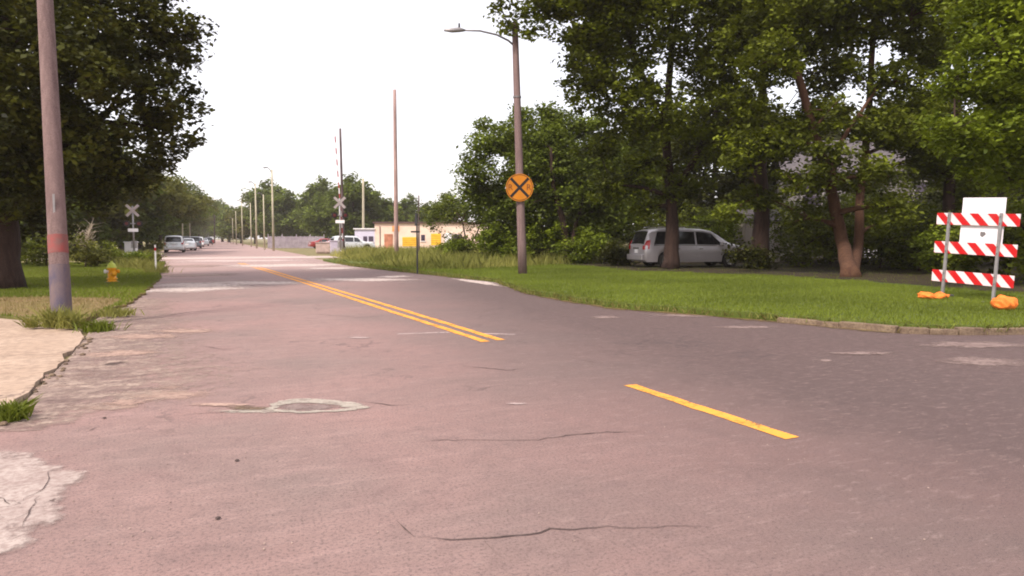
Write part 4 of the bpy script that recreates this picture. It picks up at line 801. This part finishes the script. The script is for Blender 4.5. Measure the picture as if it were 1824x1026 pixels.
# pale shed wall glimpsed right of the van
sd_ = thing('pale_shed', 'small pale garden shed glimpsed right of the silver van', 'shed', B(1358, 38, .1), -YAW); MB().box((0, 1, 1.15), (1.9, 2, 2.3)).build('wall', mat('shed_wall', (.42, .36, .32), .8, var=.12, vscale=2, vstretch=(6, 1, .3)), sd_)
mb = MB(); mb.quad((-1.1, -.15, 2.28), (1.1, -.15, 2.28), (1.1, 1, 2.9), (-1.1, 1, 2.9)).quad((-1.1, 1, 2.9), (1.1, 1, 2.9), (1.1, 2.15, 2.28), (-1.1, 2.15, 2.28)); mb.build('roof', m_rg, sd_, recalc=False).modifiers.new('s', 'SOLIDIFY').thickness = .06
MB().box((.2, -.02, 1.0), (.8, .04, 1.9)).build('door', mat('shed_door', (.5, .45, .42), .7, var=.1, vscale=2), sd_)
# ------------------------------------------------------------------ vehicles
def itp(tab, x):
    if x <= tab[0][0]: return tab[0][1]
    for (a, b), (c, d) in zip(tab[:-1], tab[1:]):
        if x <= c: return b + (d - b) * (x - a) / (c - a)
    return tab[-1][1]
VAN = dict(L=5.1, W=.99, roof=[(0, .95), (.03, 1.02), (.12, 1.30), (.24, 1.60), (.34, 1.69), (.7, 1.75), (1.6, 1.77), (2.8, 1.74), (3.25, 1.66), (3.7, 1.42), (4.15, 1.13), (4.3, 1.08), (4.8, .95), (5.0, .82), (5.1, .62)],
           belt=[(0, .93), (.05, .98), (1, 1.0), (3.6, .98), (4.15, 1.0), (4.4, .97), (4.8, .86), (5.0, .75), (5.1, .58)], wr=[(0, .86), (.1, .80), (.4, .74), (3.2, .74), (4.1, .72), (4.6, .78), (5.1, .6)],
           w=[(0, .88), (.08, .95), (.4, .99), (4.2, .99), (4.8, .93), (5.02, .8), (5.1, .66)], ax=(1.02, 4.1), r=.345,
           side=[(.42, 1.28, .62, 1.28), (1.36, 2.38, 1.36, 2.38), (2.46, 3.72, 2.46, 3.18)], rear=(.045, .27), wind=(3.28, 4.1))
SUV = dict(L=4.7, W=.95, roof=[(0, .95), (.03, 1.0), (.15, 1.4), (.28, 1.62), (.7, 1.70), (2.4, 1.68), (2.8, 1.58), (3.4, 1.15), (3.5, 1.08), (4.4, .98), (4.62, .85), (4.7, .6)],
           belt=[(0, .93), (.6, 1.02), (3.3, 1.0), (3.5, 1.0), (4.4, .9), (4.7, .55)], wr=[(0, .85), (.2, .76), (2.7, .72), (3.4, .74), (4.7, .6)], w=[(0, .86), (.1, .93), (4.3, .93), (4.7, .7)], ax=(.9, 3.75), r=.36,
           side=[(.45, 1.2, .6, 1.2), (1.28, 2.2, 1.28, 2.2), (2.28, 3.1, 2.28, 2.72)], rear=(.05, .24), wind=(2.82, 3.36))
SEDAN = dict(L=4.7, W=.92, roof=[(0, .85), (.03, .98), (.6, 1.05), (.75, 1.1), (1.3, 1.38), (1.7, 1.44), (2.4, 1.43), (2.7, 1.36), (3.4, 1.0), (3.5, .95), (4.4, .8), (4.62, .68), (4.7, .5)],
             belt=[(0, .8), (.6, .93), (3.3, .90), (3.5, .88), (4.4, .72), (4.7, .46)], wr=[(0, .8), (.7, .75), (1.4, .62), (2.6, .62), (3.4, .74), (4.7, .6)], w=[(0, .82), (.1, .9), (4.3, .9), (4.7, .7)], ax=(.95, 3.75), r=.32,
             side=[(1.0, 1.35, 1.3, 1.35), (1.42, 2.2, 1.42, 2.2), (2.28, 3.15, 2.28, 2.65)], rear=(.8, 1.25), wind=(2.75, 3.36))
def car(spec, name, label, cat, m, group=None, loc=(0, 0, 0), rz=0, step=.06, plate=True, rails=False):
    t = thing(name, label, cat, loc, rz, group); L = spec['L']
    def sill(x):
        z = .27
        for a in spec['ax']:
            q = spec['r'] + .07; 
            if abs(x - a) < q: z = max(z, spec['r'] + math.sqrt(q * q - (x - a) ** 2) * .98)
        if x < .1 or x > L - .15: z = max(z, .34)
        return z
    def sect(x):
        wv, wr, bz, rz_, s = itp(spec['w'], x), itp(spec['wr'], x), itp(spec['belt'], x), itp(spec['roof'], x), sill(x)
        bz = min(bz, rz_ - .02); hz = max(0, rz_ - bz); wt = wr if hz > .15 else wv - .06 - (wv - .06 - wr) * hz / .15
        m1 = s + (bz - s) * .35
        return [(wv * .95, s), (wv, max(s + .02, m1)), (wv * 1.0, s + (bz - s) * .7), (wv * .975, bz), (wt + .03, rz_ - min(.1, hz * .35)), (wt - .08, rz_ - min(.025, hz * .1)), (wt * .5, rz_ + .0), (0, rz_ + .01)]
    xs = []; x = 0
    while x < L: xs.append(x); x += step
    xs += [L, .02, .04, .08, .14]; xs = sorted(set(round(v, 4) for v in xs)); mb = MB(); n = 8
    for x in xs:
        s = sect(x); ring_ = [(x, y, z) for y, z in s] + [(x, -y, z) for y, z in s[-2::-1]]; mb.v += ring_
    k = 15
    for i in range(len(xs) - 1):
        for j in range(k - 1): a = i * k + j; mb.f.append((a, a + 1, a + k + 1, a + k))
        mb.f.append((i * k + k - 1, i * k, i * k + k, i * k + 2 * k - 1))
    mb.f.append(tuple(range(k))); mb.f.append(tuple((len(xs) - 1) * k + j for j in reversed(range(k))))
    body = mb.build('body', m, t, smooth=True)
    es = body.modifiers.new('e', 'EDGE_SPLIT'); es.split_angle = math.radians(35)
    def sidepatch(nm, x0, x1, xt0, xt1, t0, t1, mm, parent, sgn, off=.007, a=3, b=4):
        q = MB(); N = max(2, int((x1 - x0) / .08)); ga = []; gb = []
        for i in range(N + 1):
            for (u0, u1, tt_, g) in ((x0, x1, t0, ga), (xt0, xt1, t1, gb)):
                x = u0 + (u1 - u0) * i / N; s = sect(x); y = s[a][0] + (s[b][0] - s[a][0]) * tt_ + off; z = s[a][1] + (s[b][1] - s[a][1]) * tt_; g.append((x, y * sgn, z))
        for i in range(N): q.quad(ga[i], ga[i + 1], gb[i + 1], gb[i])
        return q.build(nm, mm, parent, smooth=True)
    for sgn in (1, -1):
        for (x0, x1, xt0, xt1) in spec['side']: sidepatch('side_window', x0, x1, xt0, xt1, .08, .93, M_CARGLASS, t, sgn)
        sidepatch('trim_strip', spec['side'][0][0], spec['side'][-1][1], spec['side'][0][0], spec['side'][-1][1], -.0, .05, M_CHROME, t, sgn, .012)
        sidepatch('rocker_panel', spec['ax'][0] + spec['r'] + .1, spec['ax'][1] - spec['r'] - .1, spec['ax'][0] + spec['r'] + .1, spec['ax'][1] - spec['r'] - .1, 0, .5, M_CHAR if not plate else m, t, sgn, .006, 0, 1)
        for x_ in [(s[1] + .04) for s in spec['side'][:-1]] + [spec['side'][-1][1] + .0]:
            sidepatch('door_seam', x_, x_ + .012, x_, x_ + .012, .1, .95, M_CHAR, t, sgn, .004, 1, 3)
        # tail lamp wraps the rear corner
        tl = MB(); s = sect(.02); z0, z1 = (.82, 1.22) if spec['roof'][2][1] > 1.2 else (.62, .85)
        yy = s[3][0]
        tl.quad((-.012, (yy - .16) * sgn, z0), (-.012, (yy + .0) * sgn, z0), (-.005, (yy - .02) * sgn, z1 - .22), (-.005, (yy - .16) * sgn, z1 - .22))
        tl.quad((-.012, (yy + .012) * sgn, z0), (.20, (itp(spec['w'], .2) + .012) * sgn, z0 + .03), (.24, (itp(spec['w'], .2) - .0) * sgn, z1 - .16), (.0, (yy + .0) * sgn, z1 - .2))
        tl.quad((.0, (yy + .002) * sgn, z1 - .2), (.24, (itp(spec['w'], .2) + .002) * sgn, z1 - .16), (.27, (itp(spec['wr'], .2) + .13) * sgn, z1 + .02), (.10, (itp(spec['wr'], .1) + .1) * sgn, z1))
        tl.build('taillight', M_REDL, t)
        # headlight
        hl = MB(); hx = L - .14; hw = itp(spec['w'], hx) + .01; hz = itp(spec['belt'], hx)
        hl.quad((hx - .35, (itp(spec['w'], hx - .35) + .008) * sgn, hz - .12), (hx, hw * sgn, hz - .16), (hx, hw * .985 * sgn, hz - .02), (hx - .35, (itp(spec['w'], hx - .35)) * sgn * .995, hz - .02)); hl.build('headlight', M_CHROME, t)
        mr = MB().box((spec['side'][-1][1] - .12, sgn * (itp(spec['w'], 3) + .09), itp(spec['belt'], 3) + .1), (.12, .2, .15)).build('mirror', m, t, bevel=.03)
        dh = MB()
        for s_ in spec['side'][1:]: dh.box((s_[0] + .18, sgn * (itp(spec['w'], 2) + .012), itp(spec['belt'], 2) - .14), (.18, .03, .03))
        dh.build('door_handle', M_CHROME, t)
        if rails: MB().tube([(.6, sgn * .70, 1.77), (.7, sgn * .70, 1.82), (2.6, sgn * .70, 1.82), (2.7, sgn * .70, 1.76)], .018, 6).build('roof_rail', M_CHROME, t)
        for a in spec['ax']:
            r = spec['r']; W_ = itp(spec['w'], a)
            wt = thing('wheel', None, None, (a, sgn * (W_ - .12), r)); wt.parent = t
            tyre = MB(); rimm = MB(); nn = 28; prof = [(r * .62, -.1), (r * .93, -.11), (r, -.07), (r, .07), (r * .93, .11), (r * .62, .1)]
            for q_, pr in ((tyre, prof), (rimm, [(.03, .06), (r * .3, .075), (r * .55, .07), (r * .64, .1), (r * .64, -.05), (.03, -.05)])):
                for rr_, yy_ in pr: q_.v += [(rr_ * math.cos(2 * math.pi * i / nn), yy_ * sgn, rr_ * math.sin(2 * math.pi * i / nn)) for i in range(nn)]
                for i in range(len(pr) - 1):
                    for j in range(nn): q_.f.append((i * nn + j, i * nn + (j + 1) % nn, (i + 1) * nn + (j + 1) % nn, (i + 1) * nn + j))
            tyre.build('tyre', M_RUBBER, wt, smooth=True); rimm.build('rim', M_RIM, wt, smooth=True)
            sp = MB()
            for k_ in range(5):
                an = k_ * 1.2566; sp.box((math.cos(an) * r * .36, sgn * .088, math.sin(an) * r * .36), (r * .12, .02, r * .5), M=Matrix.Rotation(-an + math.pi / 2, 3, 'Y'))
            sp.build('spokes', M_CHROME, wt)
            MB().box((a, sgn * (W_ - .28), r + .08), (r * 2.3, .06, r * 1.6)).build('wheel_well', M_BLACK, t)
    def toppatch(nm, x0, x1, mm, yf, sgnx):
        q = MB(); N = 8; rows = []
        for i in range(N + 1):
            x = x0 + (x1 - x0) * i / N; s = sect(x); dz = (itp(spec['roof'], x + .02) - itp(spec['roof'], x - .02)) / .04; nl = math.hypot(1, dz); ox, oz = -dz / nl * .012, 1 / nl * .012
            pts = [s[5][0] * yf, s[6][0], 0, -s[6][0], -s[5][0] * yf]; zs = [s[5][1], s[6][1], s[7][1], s[6][1], s[5][1]]
            rows.append([(x + ox, y, z + oz) for y, z in zip(pts, zs)])
        for i in range(N):
            for j in range(4): q.quad(rows[i][j], rows[i + 1][j], rows[i + 1][j + 1], rows[i][j + 1])
        return q.build(nm, mm, t, smooth=True)
    toppatch('rear_window', *spec['rear'], M_CARGLASS, .97, -1); toppatch('windshield', *spec['wind'], M_CARGLASS, .99, 1)
    MB().box((-.05, 0, .47), (.16, itp(spec['w'], .1) * 1.86, .26)).build('rear_bumper', m, t, bevel=.04)
    MB().box((L + .0, 0, .42), (.14, itp(spec['w'], L - .1) * 1.8, .22)).build('front_bumper', m, t, bevel=.04)
    MB().box((L + .02, 0, .62), (.1, .9, .16)).build('grille', M_CHAR, t, bevel=.02)
    lp_ = MB().box((-.02, 0, .74 if plate else .72), (.025, .34, .16)).build('licence_plate', M_WHITE, t)
    MB().box((-.022, 0, .88), (.03, .7, .045)).build('hatch_trim', M_CHROME, t)
    return t
azm = math.radians(101)
hd_ = Vector((math.sin(azm), math.cos(azm), 0)); nl_ = Vector((-hd_.y, hd_.x, 0))
pv = B(1149, 30.6, .10) + nl_ * .95
car(VAN, 'minivan', 'silver minivan parked beneath the right trees, seen from its rear corner', 'minivan', M_SILVER, None, pv, math.pi / 2 - azm, .04, rails=True)
M_CW = paint('white_car_paint', (.72, .72, .72)); M_CG = paint('grey_car_paint', (.18, .18, .20)); M_CS = paint('pale_car_paint', (.5, .52, .55)); M_CK = paint('black_car_paint', (.03, .03, .035)); M_CR = paint('red_car_paint', (.3, .03, .03))
for i, (sp, px, d, m_, nm, lab) in enumerate([(SUV, 309, 70, M_CW, 'parked_car', 'nearest white parked car, left of the road beyond the tracks'), (SEDAN, 333, 80, M_CS, 'parked_car', 'second parked car, pale with dark glass, right of the white one'), (SUV, 345.5, 98, M_CG, 'parked_car', 'third parked car, grey, along the left kerb'), (SUV, 352, 116, M_CW, 'parked_car', 'fourth, small looking white parked car'), (SEDAN, 363, 136, M_CS, 'parked_car', 'fifth parked car, pale, slightly out in the road'), (SUV, 371, 160, M_CK, 'parked_car', 'sixth, dark car far down the road'), (SEDAN, 375, 190, M_CR, 'parked_car', 'farthest reddish car where the road vanishes'), (SUV, 326, 84, M_CK, 'parked_car', 'black parked car tucked behind the nearest white one')]):
    car(sp, nm, lab, 'car', m_, 'cars on the far road', B(px, d), math.pi / 2, .15)
# cars in the yard right of the tracks
car(SEDAN, 'parked_car', 'pinkish car parked in the yard left of the low building', 'car', paint('rose_car_paint', (.45, .25, .25)), 'cars in the yard', B(575, 84), .2, .15)
car(SUV, 'parked_car', 'white car parked behind the right railway signal', 'car', M_CW, 'cars in the yard', B(590, 76), .1, .15)
car(SEDAN, 'parked_car', 'dark red car in the yard beyond the grey board fence', 'car', M_CR, 'cars in the yard', B(552, 98), .1, .15)
# ------------------------------------------------------------------ hydrant
hb = G(200, 503, .05); hy = thing('fire_hydrant', 'yellow fire hydrant with lime green bonnet on the left verge', 'fire hydrant', hb, .4)
MB().lathe([(.17, 0), (.17, .03), (.12, .05), (.12, .09), (.155, .1), (.155, .125), (.115, .14), (.112, .40), (.135, .42), (.135, .45)]).build('barrel', M_HYD, hy, smooth=True)
MB().lathe([(.14, .45), (.14, .475), (.12, .50), (.105, .55), (.07, .60), (.035, .62), (.03, .66), (.0, .66)]).build('bonnet', M_LIME, hy, smooth=True)
for s_ in (-1, 1): MB().tube([(s_ * .09, 0, .34), (s_ * .17, 0, .34), (s_ * .172, 0, .34), (s_ * .21, 0, .34)], [.05, .05, .065, .06], 12).build('side_cap', M_WHITE if s_ < 0 else M_HYD, hy, smooth=True)
MB().tube([(0, -.09, .28), (0, -.17, .28), (0, -.172, .28), (0, -.22, .28)], [.07, .07, .085, .08], 14).build('front_cap', M_HYD, hy, smooth=True)
MB().lathe([(.20, 0), (.20, .02), (.175, .03)], (0, 0, -.005)).build('base_flange', M_DGALV, hy)
# ------------------------------------------------------------------ barricade
f1 = A(1679, 527, 15.2); f2 = A(1768, 545, 14.35); ax_ = (f2 - f1); Lb = ax_.length; ang = math.atan2(ax_.y, ax_.x); tilt = math.radians(2.6)
print('barricade post span', Lb, (f1 - CAM).length, (f2 - CAM).length)
bc = thing('barricade', 'red and white striped three rail barricade with steel posts on the right lawn', 'barricade', f1, ang); bc.rotation_euler = (0, tilt, ang)
sc_ = 1.0
for x_ in (0, Lb):
    MB().box((x_, -.015, .9), (.05, .05, 1.8)).build('post', M_GALV, bc); MB().box((x_, 0, .0), (.05, .8, .03)).build('foot', M_DGALV, bc)
rz0 = [1.66, 1.05, .43]
for z_ in rz0:
    r_ = MB().box((0, 0, 0), (Lb * 1.60, .03, .25)).build('rail', M_STRIPE, bc, bevel=.004); r_.location = (Lb * .53, .02, z_)
for x_ in (0, Lb):
    mbb = MB(); [mbb.box((x_, -.057, z_ + q), (.02, .012, .02)) for z_ in rz0 for q in (-.07, .07)]; mbb.build('bolts', M_DGALV, bc)
pn = thing('blank_sign', 'blank white rectangular panel fixed behind the barricade rails', 'sign', f1, ang); pn.rotation_euler = (0, tilt, ang)
MB().box((Lb * .62, .065, 1.62), (Lb * .82, .012, .98)).build('panel', mat('panel_white', (.82, .76, .80), .5, var=.03, vscale=2), pn)
st_ = blob(0, 0, .05, .06, 4, 14); q = MB(); q.quad(*[(Lb * .65 + a, .0575, 1.36 + b) for a, b in st_]); q.build('stain', M_DGALV, pn, recalc=False)
def sandbag(nm, lab, c, sx, sy, sz, rz, seed):
    t = thing(nm, lab, 'sandbag', c, rz, 'orange sandbags on the barricade feet'); rnd = random.Random(seed); bm = bmesh.new(); bmesh.ops.create_icosphere(bm, subdivisions=4, radius=1)
    ph = [rnd.uniform(0, 6) for _ in range(6)]
    for v in bm.verts:
        x, y, z = v.co; sq = lambda a: math.copysign(abs(a) ** .75, a)
        k = 1 + .09 * math.sin(5 * x + ph[0]) * math.sin(4 * y + ph[1]) + .05 * math.sin(11 * x + 7 * z + ph[2]) + .04 * math.sin(9 * y + 13 * x + ph[3])
        pinch = 1 - .38 * math.exp(-((x - .1) / .22) ** 2) if seed % 2 else 1
        v.co = (sq(x) * sx * k, sq(y) * sy * k * pinch, max(0, (z * .55 + .5)) * sz * 2 * k * pinch)
    me = bpy.data.meshes.new('bag'); bm.to_mesh(me); bm.free(); me.polygons.foreach_set('use_smooth', [True] * len(me.polygons)); me.materials.append(M_ORANGE)
    o = bpy.data.objects.new('bag', me); COL.objects.link(o); o.parent = t
    MB().tube([(sx * .95, 0, sz * .9), (sx * 1.15, .02, sz * 1.1), (sx * 1.3, 0, sz * .8)], [.03, .018, .05], 8).build('tied_neck', M_ORANGE, t, smooth=True)
sandbag('sandbag', 'flattened orange sandbag with two lumps, at the left foot of the barricade', G(1660, 533, .12), .27, .17, .075, -YAW + .0, 3)
sandbag('sandbag', 'rounder orange sandbag, at the right foot of the barricade', G(1788, 552, .12), .19, .16, .115, -YAW + .2, 4)
# ------------------------------------------------------------------ haze
hz = MB().box((0, 220, 14), (700, 1000, 32)).build('haze', bpy.data.materials.new('haze_air')); tag(hz, 'thin pale haze filling the air', None, None, 'stuff')
hm_ = hz.data.materials[0]; hm_.use_nodes = True; hn = hm_.node_tree; hn.nodes.clear()
pvv = hn.nodes.new('ShaderNodeVolumePrincipled'); pvv.inputs['Color'].default_value = (.95, .90, .88, 1); pvv.inputs['Density'].default_value = .00028
ou = hn.nodes.new('ShaderNodeOutputMaterial'); hn.links.new(pvv.outputs[0], ou.inputs['Volume'])
SC.cycles.volume_bounces = 1
SC.cycles.max_bounces = 6; SC.cycles.transparent_max_bounces = 8
